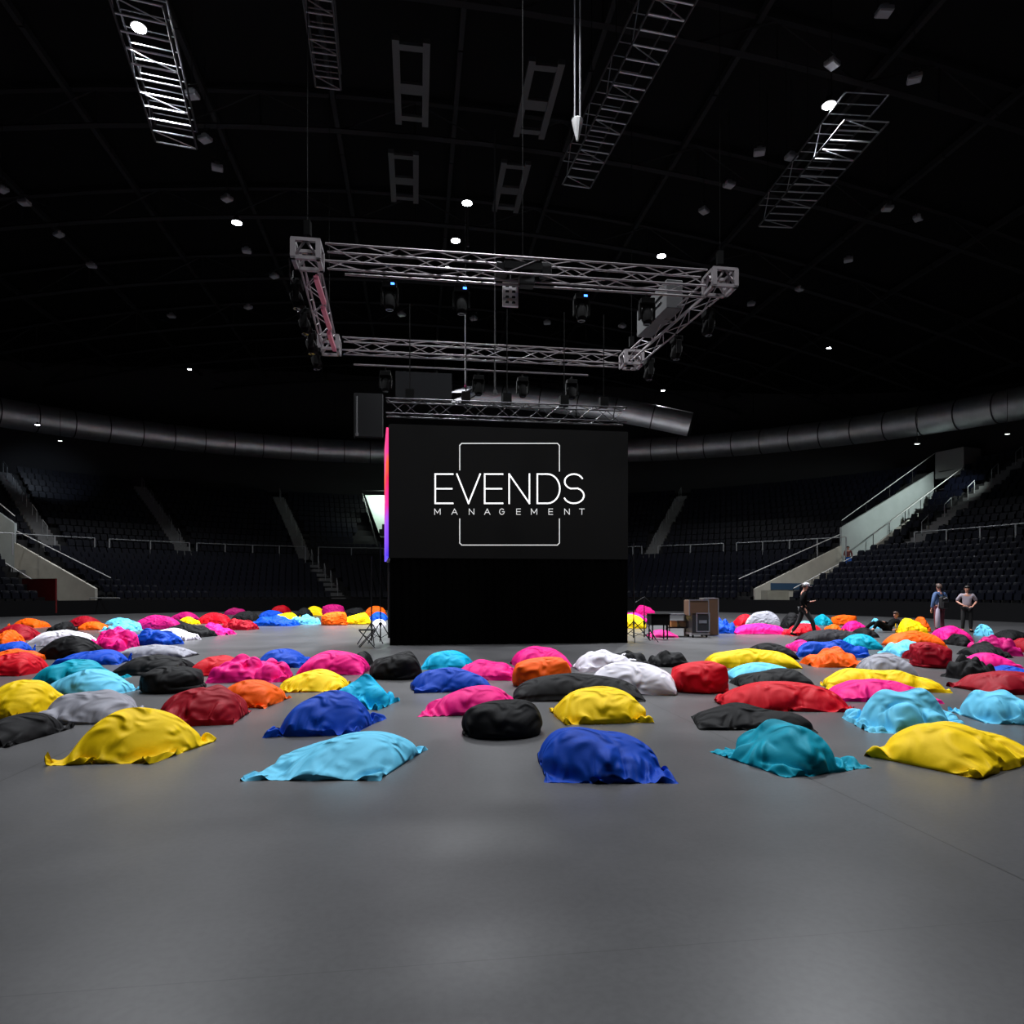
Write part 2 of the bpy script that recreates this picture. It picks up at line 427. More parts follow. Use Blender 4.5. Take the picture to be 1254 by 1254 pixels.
lo = bpy.data.objects.new('opening_lamp', ld); COL.objects.link(lo); lo.parent = vt; lo.location = (2.1, -1.3, 11.4); lo.rotation_euler = (math.radians(35), 0, 0)

# guard rails along the cross aisle
for (p0, p1, lab) in ((-40, 116, 'white guard rail with posts on the cross aisle, far left'), (134, 232, 'short white guard rail on the cross aisle left of the upper aisle steps'),
                      (241, 374, 'white guard rail between the two left aisle flights'), (390, 470, 'white guard rail on the cross aisle beside the screen\'s left edge'),
                      (764, 786, 'very short white guard rail just right of the screen'), (806, 886, 'white guard rail right of the screen, between aisle steps'),
                      (902, 1036, 'white guard rail ending at the pale staircase'), (1120, 1290, 'white guard rail at the right edge above the lower blocks')):
    ta, tb = ray_r(p0, RM + .1), ray_r(p1, RM + .1); L = abs(tb - ta) * RM; n = max(2, int(L / 2.0))
    mb = MB(); z = LOW[-1][1]; rt = empty('guard_rail', pol((ta + tb) / 2, RM + .1, z)); tag(rt, lab, 'railing', 'white guard rails on the cross aisle')
    pts = [pol(ta + (tb - ta) * i / (n * 2), RM + .1, z + 1.55) for i in range(n * 2 + 1)]
    wpart(MB().path(pts, .035), 'top_rail', M_RAILW, rt)
    for i in range(n + 1):
        a = pol(ta + (tb - ta) * i / n, RM + .1, z)
        wpart(MB().box(a + Vector((0, 0, .77)), (.09, .05, 1.54), -(ta + tb) / 2), 'rail_post', M_RAILW, rt)

# ------------------------------------------------------------------ seats
def seat_geo(detail):
    mb = MB()
    if detail:
        # curved back
        vs = []; fs = []
        for sd in (0, 1):
            for j, (z, y0) in enumerate(((.36, -.02), (.5, .0), (.66, .02), (.80, .05), (.84, .065))):
                for i in range(5):
                    x = -.22 + .44 * i / 4; k = 1 - .12 * (j == 4) * abs(i - 2)
                    vs.append((x * (.92 if j == 4 else 1), y0 - .035 * (1 - (x / .22) ** 2) * -1 + (.035 if sd else 0), z - (.02 if j == 4 and i in (0, 4) else 0)))
        def id(sd, j, i): return sd * 25 + j * 5 + i
        for j in range(4):
            for i in range(4):
                fs.append((id(0, j, i), id(0, j, i + 1), id(0, j + 1, i + 1), id(0, j + 1, i)))
                fs.append((id(1, j, i), id(1, j + 1, i), id(1, j + 1, i + 1), id(1, j, i + 1)))
        for i in range(4):
            fs.append((id(0, 4, i), id(0, 4, i + 1), id(1, 4, i + 1), id(1, 4, i))); fs.append((id(0, 0, i + 1), id(0, 0, i), id(1, 0, i), id(1, 0, i + 1)))
        for j in range(4):
            fs.append((id(0, j + 1, 0), id(1, j + 1, 0), id(1, j, 0), id(0, j, 0))); fs.append((id(0, j, 4), id(1, j, 4), id(1, j + 1, 4), id(0, j + 1, 4)))
        mb.add(vs, fs)
        mb.box((0, -.07, .52), (.4, .07, .36), rx=math.radians(-8))      # tipped-up seat
        mb.box((0, -.02, .18), (.07, .1, .36)); mb.box((0, .0, .35), (.42, .05, .05))
    else:
        mb.box((0, .04, .6), (.44, .05, .46), rx=math.radians(-8)); mb.box((0, -.06, .5), (.4, .08, .34), rx=math.radians(-8)); mb.box((0, 0, .18), (.06, .08, .36))
    return mb
spots = []
def blocked(p, r, t):
    for (ta, tb, ra, rb) in AISLES:
        if ra - .2 <= r <= rb + .5:
            tt = ta + (tb - ta) * (r - ra) / (rb - ra)
            if abs(t - tt) * r < .95: return True
    for P0, P1 in RAMPS:
        D = Vector((P1.x - P0.x, P1.y - P0.y)); d = D.normalized(); q = Vector((p.x - P0.x, p.y - P0.y)); s = q.dot(d); n = Vector((-d.y, d.x))
        if n.y < 0: n = -n
        o = q.dot(n)
        if -3.2 < s < D.length + 2.5 and (-.5 if P0.x > 0 or s > 4 else -1.5) < o < 3.1: return True
    q = p - base
    if -1 < q.x < 5 and -1.6 < q.y < 4 and r > 39.5: return True
    return False
for tier, rows in ((0, LOW), (1, UP)):
    for (r, z) in rows:
        rr = r + .5; n = int((T1 - T0) * .78 * rr / .52)
        for i in range(n):
            t = T0 * .78 + (T1 - T0) * .78 * i / n
            p = pol(t, rr, z)
            if p.y < 3: continue
            px = 627 + F * p.x / p.y
            if px < -60 or px > 1314 or blocked(p, r, t): continue
            if 482 < px < 762 and p.y > 22: continue       # wholly behind the screen
            spots.append((p, t, px))
vis = sorted([s for s in spots if 4 < s[2] < 1250 and (s[0].z < 4.5) and not(s[2]>1247)], key=lambda s: s[0].length)
first = vis[:300]; fs_ = set(id(s) for s in first); rest_ = [s for s in spots if id(s) not in fs_]
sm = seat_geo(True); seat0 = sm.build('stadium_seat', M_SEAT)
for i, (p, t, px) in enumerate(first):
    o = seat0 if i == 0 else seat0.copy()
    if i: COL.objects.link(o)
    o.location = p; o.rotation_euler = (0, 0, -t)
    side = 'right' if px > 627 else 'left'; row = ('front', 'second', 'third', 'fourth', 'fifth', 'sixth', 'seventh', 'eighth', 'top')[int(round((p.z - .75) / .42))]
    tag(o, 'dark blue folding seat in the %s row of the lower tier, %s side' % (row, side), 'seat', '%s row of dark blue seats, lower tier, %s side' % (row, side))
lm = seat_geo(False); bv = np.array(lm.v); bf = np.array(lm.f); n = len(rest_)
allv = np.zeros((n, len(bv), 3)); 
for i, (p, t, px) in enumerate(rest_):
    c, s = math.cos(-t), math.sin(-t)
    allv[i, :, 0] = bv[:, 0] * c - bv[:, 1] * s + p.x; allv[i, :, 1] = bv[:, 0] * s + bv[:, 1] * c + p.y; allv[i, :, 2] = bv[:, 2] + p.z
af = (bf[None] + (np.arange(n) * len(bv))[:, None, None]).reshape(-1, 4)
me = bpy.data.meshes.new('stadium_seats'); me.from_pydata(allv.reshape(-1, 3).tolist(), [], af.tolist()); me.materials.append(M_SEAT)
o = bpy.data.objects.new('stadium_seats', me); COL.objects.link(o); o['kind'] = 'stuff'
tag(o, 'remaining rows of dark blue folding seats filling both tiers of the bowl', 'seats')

# ------------------------------------------------------------------ air duct round the hall
def duct(name, pts, r, lab, every):
    rt = empty(name, pts[len(pts) // 2]); tag(rt, lab, 'duct')
    mb = MB(); n = 20; vs = []; fs = []
    for i, p in enumerate(pts):
        d = (pts[min(i + 1, len(pts) - 1)] - pts[max(0, i - 1)]).normalized(); sd = d.cross(Vector((0, 0, 1))).normalized(); up = sd.cross(d)
        for k in range(n):
            t = 2 * PI * k / n; vs.append(p + sd * (r * math.cos(t)) + up * (r * math.sin(t)))
    for i in range(len(pts) - 1):
        for k in range(n): fs.append((i * n + k, i * n + (k + 1) % n, (i + 1) * n + (k + 1) % n, (i + 1) * n + k))
    mb.add(vs, fs); wpart(mb, 'duct_pipe', M_DUCT, rt, smooth=True)
    for e_ in (0, -1): wpart(MB().tube(pts[e_] - Vector((.02, 0, 0)), pts[e_] + (pts[-1] - pts[-2]) * .02, r * .99, 20), 'end_cap', M_BLK, rt)
    for i in range(0, len(pts) - 1, every):
        d = (pts[i + 1] - pts[i]).normalized()
        mb = MB(); mb.tube(pts[i] - d * .04, pts[i] + d * .04, r + .05, 20); wpart(mb, 'duct_joint', mat('duct_joint_dark', (.06, .06, .065), .5, metal=.5), rt)
    for i in range(2, len(pts) - 1, every * 2): wpart(MB().tube(pts[i] + Vector((0, 0, r)), Vector((pts[i].x, pts[i].y, 22)), .03, 4), 'hanger_rod', M_BLK, rt)
    return rt
def ring_pts(pa, pb, r, za, zb, n):
    ta, tb = ray_r(pa, r), ray_r(pb, r)
    return [pol(ta + (tb - ta) * i / n, r, za + (zb - za) * i / n) for i in range(n + 1)]
duct('air_duct', ring_pts(-110, 474, 44.5, 15.6, 16.2, 44), 1.15, 'big round galvanised air duct curving along the left side', 3)
duct('air_duct', ring_pts(768, 1370, 44.5, 16.0, 14.6, 44), 1.15, 'big round galvanised air duct rising along the right side', 3)
cpts = []
for i in range(25):
    s = i / 24; px = 572 + (845 - 572) * s; py = 484 + 36 * (s ** 1.7); Y = 52 - 3 * s
    cpts.append(Vector(((px - 627) / F * Y, Y, CAMZ + (HZ - py) * Y / F)))
duct('air_duct', cpts, .85, 'shorter air duct curving down to the right behind the top of the screen', 4)

# ------------------------------------------------------------------ LED wall
SL = Vector((-3.43, 19.0, 0)); SRr = Vector((3.42, 19.96, 0)); SU = (SRr - SL).normalized(); SW = (SRr - SL).length; SN = Vector((SU.y, -SU.x, 0))
syaw = math.atan2(SU.y, SU.x)
ZB, ZT = 2.46, 6.22
wall = empty('led_screen', SL + SU * SW / 2, syaw)
tag(wall, 'black video wall showing a white line logo, standing on a black draped base', 'screen')
mb = MB(); mb.box((0, .06, (ZB + ZT) / 2), (SW, .1, ZT - ZB)); scr = mb.build('screen_panel', mat('led_screen', (.0015, .0015, .0015), .8, spec=.08, emit=1.0, emit_col=(.0030, .0030, .0031)), wall)
mb = MB()
for x in (-SW / 2 + .06, SW / 2 - .06): mb.box((x, .35, 3.1), (.1, .45, 6.2))
for z in (ZB + .1, 4.3, ZT - .1): mb.box((0, .4, z), (SW, .3, .1))
for i in range(8): mb.tube((-SW / 2 + i * SW / 7, .9, 0), (-SW / 2 + i * SW / 7, .6, ZT), .03)
mb.build('support_frame', M_BLK, wall)
mb = MB(); vs = []; fs = []; n = 160
for i in range(n + 1):
    x = -SW / 2 + SW * i / n; y = .04 + .025 * math.sin(i * 1.15) + .012 * math.sin(i * .41)
    for z in (0.0, ZB): vs.append((x, y, z)); 
for i in range(n): fs.append((2 * i, 2 * i + 2, 2 * i + 3, 2 * i + 1))
mb.add(vs, fs)
for s in (-1, 1): mb.box((s * (SW / 2 - .02), .7, ZB / 2), (.04, 1.3, ZB))
mb.build('base_drape', mat('black_drape', (.002, .002, .002), 1.0, spec=0.0), wall, smooth=True)

def to_scr(px, py):
    P, s = on_line(px, SL, SU); z = CAMZ + (HZ - py) * P.y / F
    return (s - SW / 2, z)
def strokes(parent, name, lines, w, m, y=-.0):
    mb = MB(); k = 0
    for ln in lines:
        pts = [Vector((a, 0, b)) for a, b in (to_scr(*q) for q in ln)]
        for a, b in zip(pts, pts[1:]):
            d = (b - a); L = d.length; an = math.atan2(d.z, d.x); c = (a + b) / 2
            mb.box((c.x, y - .004 - .0004 * (k % 5), c.z), (L + w * .92, .004, w), ry=-an); k += 1
    return mb.build(name, m, parent)
WHT = mat('logo_white', (.8, .8, .8), .5, emit=.95, emit_col=(1, 1, 1)); WHT2 = mat('logo_grey', (.6, .6, .6), .5, emit=.5, emit_col=(1, 1, 1))
def arc(cx, cy, rx, ry, a0, a1, n=10): return [(cx + rx * math.cos(math.radians(a0 + (a1 - a0) * i / n)), cy - ry * math.sin(math.radians(a0 + (a1 - a0) * i / n))) for i in range(n + 1)]
def letter(ch, x0, x1, y0, y1):
    w = x1 - x0; h = y1 - y0; ym = (y0 + y1) / 2; xm = (x0 + x1) / 2
    if ch == 'E': return [[(x1, y0), (x0, y0), (x0, y1), (x1, y1)], [(x0, ym), (x1 - w * .06, ym)]]
    if ch == 'V': return [[(x0, y0), (xm, y1), (x1, y0)]]
    if ch == 'N': return [[(x0, y1), (x0, y0), (x1, y1), (x1, y0)]]
    if ch == 'M': return [[(x0, y1), (x0, y0), (xm, y1 - h * .25), (x1, y0), (x1, y1)]]
    if ch == 'A': return [[(x0, y1), (xm, y0), (x1, y1)], [(x0 + w * .2, y0 + h * .66), (x1 - w * .2, y0 + h * .66)]]
    if ch == 'T': return [[(x0, y0), (x1, y0)], [(xm, y0), (xm, y1)]]
    if ch == 'D': return [[(x0, y1), (x0, y0), (x0 + w * .45, y0)] + arc(x0 + w * .45, ym, w * .55, h / 2, 90, -90, 16) + [(x0, y1)]]
    if ch == 'G': return [arc(xm, ym, w / 2, h / 2, 45, 360, 18) + [(xm + w * .08, ym)]]
    if ch == 'S':
        a = arc(xm, y0 + h * .255, w * .46, h * .255, 25, 250, 14); b = arc(xm, y1 - h * .265, w * .5, h * .265, 68, -160, 14)
        return [a + b]
for ch, a, b in (('E', 533, 554.5), ('V', 559.5, 588), ('E', 593.5, 615.5), ('N', 623.5, 648.3), ('D', 658, 685.5), ('S', 690.5, 715)):
    strokes(wall, 'logo_letter', letter(ch, a, b, 580.6, 616.4), .043, WHT)
for ch, cx in zip('MANAGEMENT', (535.7, 556.6, 577.5, 596.7, 614.6, 635.0, 654, 674.4, 694.3, 712.5)):
    hw = 3.4 if ch in 'MA' else (2.4 if ch == 'E' else 2.9)
    strokes(wall, 'logo_letter', letter(ch, cx - hw, cx + hw, 623.2, 630), .019, WHT2)
x0, x1, y0, y1 = 563, 685, 543, 667.5
strokes(wall, 'logo_frame', [[(x0, 575.5), (x0, y0 + 2.5), (x0 + 2.5, y0), (x1 - 2.5, y0), (x1, y0 + 2.5), (x1, 577)], [(x0, 635.5), (x0, y1 - 2.5), (x0 + 2.5, y1), (x1 - 2.5, y1), (x1, y1 - 2.5), (x1, 635.5)]], .027, WHT2)
# side screen on the left, seen edge-on
sd = empty('side_screen', (-3.52, 19.15, 0)); tag(sd, 'narrow pink to violet glowing video screen seen edge-on at the wall\'s left', 'screen')
m = bpy.data.materials.new('side_led'); m.use_nodes = True; nt = m.node_tree; b = nt.nodes['Principled BSDF']; b.inputs['Base Color'].default_value = (.02, .02, .02, 1)
tc = nt.nodes.new('ShaderNodeTexCoord'); sp = nt.nodes.new('ShaderNodeSeparateXYZ'); nz = nt.nodes.new('ShaderNodeTexNoise'); nz.inputs['Scale'].default_value = 1.2
ad = nt.nodes.new('ShaderNodeMath'); ad.operation = 'MULTIPLY_ADD'; ad.inputs[1].default_value = 1.1
mp = nt.nodes.new('ShaderNodeMapRange'); mp.inputs[1].default_value = ZB + .5; mp.inputs[2].default_value = ZT + .5
cr = nt.nodes.new('ShaderNodeValToRGB'); e = cr.color_ramp.elements; e[0].color = (.05, .03, .7, 1); e[1].color = (.9, .05, .22, 1); e[1].position = .95
for pos, c in ((.3, (.3, .08, .8, 1)), (.42, (.7, .02, .3, 1)), (.62, (.9, .02, .08, 1)), (.72, (.95, .12, .03, 1)), (.8, (.8, .04, .3, 1))):
    q = e.new(pos); q.color = c
nt.links.new(tc.outputs['Object'], sp.inputs[0]); nt.links.new(tc.outputs['Object'], nz.inputs['Vector']); nt.links.new(nz.outputs['Fac'], ad.inputs[0]); nt.links.new(sp.outputs[2], ad.inputs[2])
nt.links.new(ad.outputs[0], mp.inputs[0]); nt.links.new(mp.outputs[0], cr.inputs[0]); nt.links.new(cr.outputs[0], b.inputs['Emission Color']); b.inputs['Emission Strength'].default_value = 1.3
d = Vector((-.62, 3.0, 0)); L = d.length; an = math.atan2(d.y, d.x)
mb = MB(); mb.box((d.x / 2, d.y / 2, (ZB + ZT) / 2 - .02), (L, .06, ZT - ZB - .1), an); mb.build('screen_panel', m, sd)
mb = MB(); mb.box((d.x / 2 + .1, d.y / 2, (ZB + ZT) / 2), (L, .12, ZT - ZB), an)
for q in (0, 1): mb.tube((d.x * q + .12, d.y * q + .05, 0), (d.x * q + .12, d.y * q + .05, ZT), .05)
mb.build('support_frame', M_BLK, sd)
# dark truss and cases on top of and behind the wall
def box_truss(mb, a, b, w=.5, step=.6, r=.026, rb=.014, up=Vector((0, 0, 1))):
    a = Vector(a); b = Vector(b); d = (b - a); L = d.length; d = d.normalized(); sd = d.cross(up).normalized(); u2 = sd.cross(d)
    c = [sd * (w / 2 * i) + u2 * (w / 2 * j) for i, j in ((-1, -1), (1, -1), (1, 1), (-1, 1))]
    for q in c: mb.tube(a + q, b + q, r, 8)
    n = max(2, int(round(L / step)))
    for k in range(4):
        p, q = c[k], c[(k + 1) % 4]
        for i in range(n):
            s0 = a + d * (L * i / n); s1 = a + d * (L * (i + 1) / n)
            if i % 2: mb.tube(s0 + p, s1 + q, rb, 5)
            else: mb.tube(s0 + q, s1 + p, rb, 5)
    return mb
tr = empty('wall_top_truss', SL + SU * SW / 2 + V * .3 + Vector((0, 0, 6.75)), syaw); tag(tr, 'black truss lying along the top edge of the video wall', 'truss')
box_truss(MB(), (-SW / 2 - .1, 0, 0), (SW / 2, 0, 0), .42, .5, .022, .012).build('truss_span', mat('dark_truss', (.05, .05, .055), .5, metal=.6), tr)
for x in (-2.9, -1.3, -.1, 1.6, 2.8): MB().box((x, 0, .38), (.25, .2, .3)).tube((x, 0, .5), (x, 0, 3.0), .015).build('hoist', M_BLKM, tr)
p = ray_h(519, 474, 6.9); pn = tag(MB().box((0, 0, 0), (1.8, .35, .85), YAW).box((0, .2, 0), (1.6, .1, .7), YAW).build('equipment_case', mat('dark_grey_panel', (.010, .0105, .012), .8, spec=.15)), 'dark grey flat case standing above the left top of the video wall', 'case')
pn.location = (p.x * 22 / p.y, 22, CAMZ + (HZ - 474) * 22 / F)
p = Vector(((452 - 627) / F * 30, 30, CAMZ + (HZ - 509) * 30 / F))
pn = MB().box((0, 0, 0), (1.2, .3, 1.9), YAW).tube((-.62, 0, -1), (-.62, 0, 1.0), .04).build('hanging_banner', mat('dark_banner', (.004, .004, .0045), .9, spec=.1)); pn.location = p
tag(pn, 'dark hanging panel with pale left edge, left of the wall top', 'banner')

# ------------------------------------------------------------------ flown truss rectangle
TZ = 9.83; TH = .42
TO = Vector((-5.05, 16.75, TZ)); LN, LS = 10.75, 6.2
TO2 = TO - V * .1
rig = empty('lighting_truss', TO + U * LN / 2 + V * LS / 2); tag(rig, 'rectangular aluminium box truss flown above the video wall', 'truss')
A = TO; B = TO + U * LN; Cc = TO + U * (LN - .45) + V * LS; D = TO + V * LS - U * .25
for (a, b) in ((A, B), (D, Cc), (A, D), (B, Cc)):
    d = (b - a).normalized(); a2 = a + d * .45; b2 = b - d * .45
    wpart(box_truss(MB(), a2, b2, TH, .92, .028, .016), 'truss_span', M_ALU, rig, smooth=True)
for c in (A, B, Cc, D):
    mb = MB(); h = .3; hz = .22
    for z in (-1, 1): 
        for s in (-1, 1):
            mb.box(c + U * (s * h) + Vector((0, 0, z * hz)), (.1, 2 * h + .1, .08), YAW); mb.box(c + V * (s * h) + Vector((0, 0, z * hz)), (2 * h + .1, .1, .08), YAW)
    for s in (-1, 1):
        for t in (-1, 1):
            mb.box(c + U * (s * h) + V * (t * h), (.12, .12, 2 * hz), YAW)
            for q in (U, V):
                o2 = V if q is U else U
                f = c + o2 * (t * h)
                mb.tube(f + q * (s * h) + Vector((0, 0, -hz)), f + Vector((0, 0, hz)), .035, 4)
    wpart(mb, 'corner_block', M_ALU, rig)
# suspension chains
for k, (c, lab) in enumerate(((A, 'left near'), (B, 'right near'), (Cc, 'right far'), (D, 'left far'))):
    o = MB().tube((0, 0, 0), (0, 0, 13.0), .009, 5).box((0, 0, .25), (.16, .16, .35)).build('hoist_chain', M_BLKM)
    o.location = c + Vector((0, 0, .4)); tag(o, 'thin black hoist chain above the %s corner of the flown truss' % lab, 'chain')
# lower cross tube and light batten under the spans
wpart(MB().tube(D + U * .8 - Vector((0, 0, .62)), Cc - U * 1.6 - Vector((0, 0, .62)), .03), 'pipe_batten', M_ALU, rig)
wpart(MB().tube(A + U * .9 - Vector((0, 0, .42)), B - U * .4 - Vector((0, 0, .42)), .03), 'pipe_batten', M_ALU, rig)

def moving_head():
    rt = empty('moving_head_light', (0, 0, 0))
    MB().box((0, 0, -.1), (.36, .28, .16)).box((0, 0, .02), (.06, .06, .16)).build('base_box', M_BLKM, rt, bevel=.02)
    mb = MB()
    for s in (-1, 1): mb.box((s * .19, 0, -.36), (.05, .16, .42))
    mb.box((0, 0, -.2), (.4, .16, .05)); mb.build('yoke', M_BLKM, rt, bevel=.01)
    h = MB().lathe([(.05, -.2), (.13, -.19), (.155, -.05), (.15, .12), (.12, .22), (.1, .23)], n=14, M=Matrix.Rotation(math.radians(160), 3, 'X')).build('lamp_head', M_BLKM, rt, smooth=True)
    h.location = (0, 0, -.46)
    MB().lathe([(.1, 0), (.1, .012)], n=14).build('lens', mat('dark_lens', (.02, .02, .03), .1), h).location = (0, 0, -.24)
    MB().box((.08, -.145, -.09), (.09, .01, .05)).build('display', mat('blue_display', (.02, .05, .3), .4, emit=5, emit_col=(.05, .2, 1)), rt)
    return rt
mh = moving_head(); used = False
def put_head(loc, rz, lab, disp=True):
    global used
    if not used: o = mh; used = True
    else: o = copy_tree(mh)
    o.location = loc; o.rotation_euler = (0, 0, rz)
    if not disp:
        for ch in list(o.children):
            if ch.name.startswith('display'): bpy.data.objects.remove(ch)
    tag(o, lab, 'stage light', 'moving head lights on the flown truss')
for px, lab, ds in ((477, 'black moving head light on near truss span, leftmost, blue display', True), (565, 'black moving head light on near truss span with blue display, left of the blinder panel', True),
                (712, 'black moving head light on near truss span with blue display, right of the blinder panel', True), (792, 'black moving head light under the near truss span, closest to its right corner', False)):
    P, s = on_line(px, A - V * .0, U); put_head(P - Vector((0, 0, .55)), YAW, lab, ds)
for px, lab in ((472, 'black moving head light on far truss span, closest to its left corner'), (535, 'black moving head light on far truss span, second from the left corner'), (586, 'black moving head light on far truss span, just right of the white pole'),
                (640, 'black moving head light on far truss span, right of its middle'), (700, 'black moving head light on far truss span, closest to its right corner')):
    P, s = on_line(px, D, U); put_head(P - Vector((0, 0, .8)), YAW, lab, False)
for s, lab in ((.12, 'black moving head light on left truss side, closest to its near corner'), (.4, 'black moving head light on left truss side, second from its near corner'), (.66, 'black moving head light on left truss side, third from its near corner'), (.9, 'black moving head light on left truss side, closest to its far corner')):
    put_head(A + (D - A) * s - U * .35 - Vector((0, 0, .35)), YAW + PI / 2, lab, False)
for s, lab in ((.1, 'black moving head light on right truss side, closest to its near corner'), (.42, 'black moving head light on right truss side, near its middle'), (.75, 'black moving head light on right truss side, closest to its far corner')):
    put_head(B + (Cc - B) * s - Vector((0, 0, .5)), YAW - PI / 2, lab, False)
# cable loops on the left side
mb = MB(); rnd = random.Random(3)
for k in range(9):
    a = A + (D - A) * (k / 9) - U * .42; b = A + (D - A) * ((k + 1) / 9) - U * .42; dz = rnd.uniform(.3, .8); pts = []
    for i in range(9):
        s = i / 8; pts.append(a.lerp(b, s) - Vector((0, 0, .1 + dz * 4 * s * (1 - s))) - U * rnd.uniform(0, .05))
    mb.path(pts, .018, 5)
tag(mb.build('power_cables', M_BLK), 'black cable loops hanging from the left side of the flown truss', 'cables')
# strip fixtures along the left side
for k, s in enumerate((.2, .5, .8)):
    o = MB().box((0, 0, 0), (.12, 1.5, .1)).box((0, 0, .08), (.04, 1.4, .06)).build('light_batten', mat('batten_glow_tint', (.45, .12, .18), .4, metal=.4))  # pink light of the side screen is put into the batten colour
    o.location = A + (D - A) * s - Vector((0, 0, .33)) + U * .18; o.rotation_euler = (0, 0, YAW)
    tag(o, 'light batten coloured with pink screen glow under the left truss side, %s of three' % ('nearest', 'middle', 'farthest')[k], 'stage light', 'battens on the left truss side')
# hoist motors on the near span, blinder panel, case on right side
P, s = on_line(640, A, U)
mt = empty('hoist_motor', P); tag(mt, 'black hoist motor assembly with pale strip sitting in the middle of near truss span', 'hoist')
wpart(MB().box(P + Vector((0, 0, .02)), (1.0, .36, .22), YAW).box(P - U * .55 + Vector((0, 0, -.05)), (.3, .3, .3), YAW).box(P + U * .6, (.28, .3, .34), YAW).box(P + U * .1 - Vector((0, 0, .3)), (.4, .3, .3), YAW), 'motor_body', M_BLK, mt, bevel=.03)
wpart(MB().box(P + Vector((0, 0, .3)), (.9, .08, .05), YAW), 'pale_strip', mat('pale_strip', (.5, .5, .52), .4), mt)
wpart(MB().tube(P + Vector((0, 0, .3)), P + Vector((0, 0, 13)), .009), 'chain', M_BLKM, mt)
Y = 17.8; P = Vector(((625 - 627) / F * Y, Y, CAMZ + (HZ - 361) * Y / F))
bl = empty('blinder_panel', P, YAW); tag(bl, 'small pale grey perforated lamp panel hanging below the near truss span', 'stage light')
mb = MB(); w_, h_ = .34, .56
for i in range(3): mb.box((-w_ / 2 + i * w_ / 2, 0, 0), (.07, .08, h_))
for j in range(5): mb.box((0, 0, -h_ / 2 + j * h_ / 4), (w_ + .07, .08, .07))
mb.build('panel_grid', mat('pale_grid', (.5, .48, .5), .5), bl)
for i in range(2):
    for j in range(4): MB().lathe([(.03, 0), (.05, .03)], (-w_ / 4 + i * w_ / 2, .0, -h_ / 2 + (j + .5) * h_ / 4), 8, Matrix.Rotation(PI / 2, 3, 'X')).build('lamp_cell', M_BLK, bl)
MB().tube((0, 0, h_ / 2), (0, 0, .9), .02).build('hanger', M_BLK, bl)
P = B + (Cc - B) * .52 + Vector((0, 0, .55)) - U * .3
o = MB().box((0, 0, 0), (.5, 2.4, .85)).box((-.27, 0, .1), (.04, 1.9, .06)).box((-.27, -.5, -.1), (.04, .6, .04)).build('projector_case', mat('case_grey', (.035, .035, .038), .6), bevel=.02)
o.location = P; o.rotation_euler = (0, 0, YAW + math.radians(3)); tag(o, 'grey rectangular projector housing sitting on the right side of the flown truss', 'projector')
# white pole and cables
Pp = Vector(((570 - 627) / F * 24, 24, CAMZ + (HZ - 472) * 24 / F)); h = (472 - 370) * 24 / F
pl = empty('hanging_pole', Pp); tag(pl, 'thin bright white pole hanging vertically above the video wall', 'pole')
MB().tube((0, 0, 0), (0, 0, h), .022, 8).build('pole', mat('white_pole', (.8, .8, .8), .4, metal=.2), pl)
MB().lathe([(.02, -.05), (.05, 0), (.02, .05)], (0, 0, -.03), 8).build('red_knob', mat('pink_knob', (.6, .03, .2), .4), pl)
MB().tube((0, 0, -.08), (.03, 0, -.35), .02).tube((.03, 0, -.35), (-.02, 0, -.55), .02).tube((0, 0, h), (0, 0, h + 8), .006).build('hook_line', M_STEEL, pl)
Pq = ray_h(707, 152, 14.0)
ch = empty('hoist_hook', Pq); tag(ch, 'pale wedge shaped hook block on two long vertical cables near the top', 'hook')
MB().lathe([(.03, -.45), (.13, -.05), (.16, .1), (.1, .16)], n=10).build('hook_block', mat('hook_grey', (.4, .4, .4), .5), ch)
for s in (-1, 1): MB().tube((s * .07, 0, .1), (s * .07, 0, 9), .02, 5).build('cable', mat('cable_grey', (.22, .22, .23), .5), ch)
for px, y0, y1, Y, lab in ((606, 300, 480, 23.5, 'thick dark vertical cable just right of the white pole'), (573, 255, 300, 27, 'thin dark rod under the upper middle roof lamp'), (437, 485, 532, 28, 'thin grey vertical rod left of the wall top')):
    z0 = CAMZ + (HZ - y1) * Y / F; z1 = CAMZ + (HZ - y0) * Y / F
    o = MB().tube((0, 0, 0), (0, 0, z1 - z0 + (4 if px > 600 else 0)), .03).lathe([(.06, -.06), (.06, .06)], (0, 0, 0), 8).build('vertical_cable', mat('dark_cable', (.015, .015, .017), .6)); o.location = ((px - 627) / F * Y, Y, z0); tag(o, lab, 'cable')

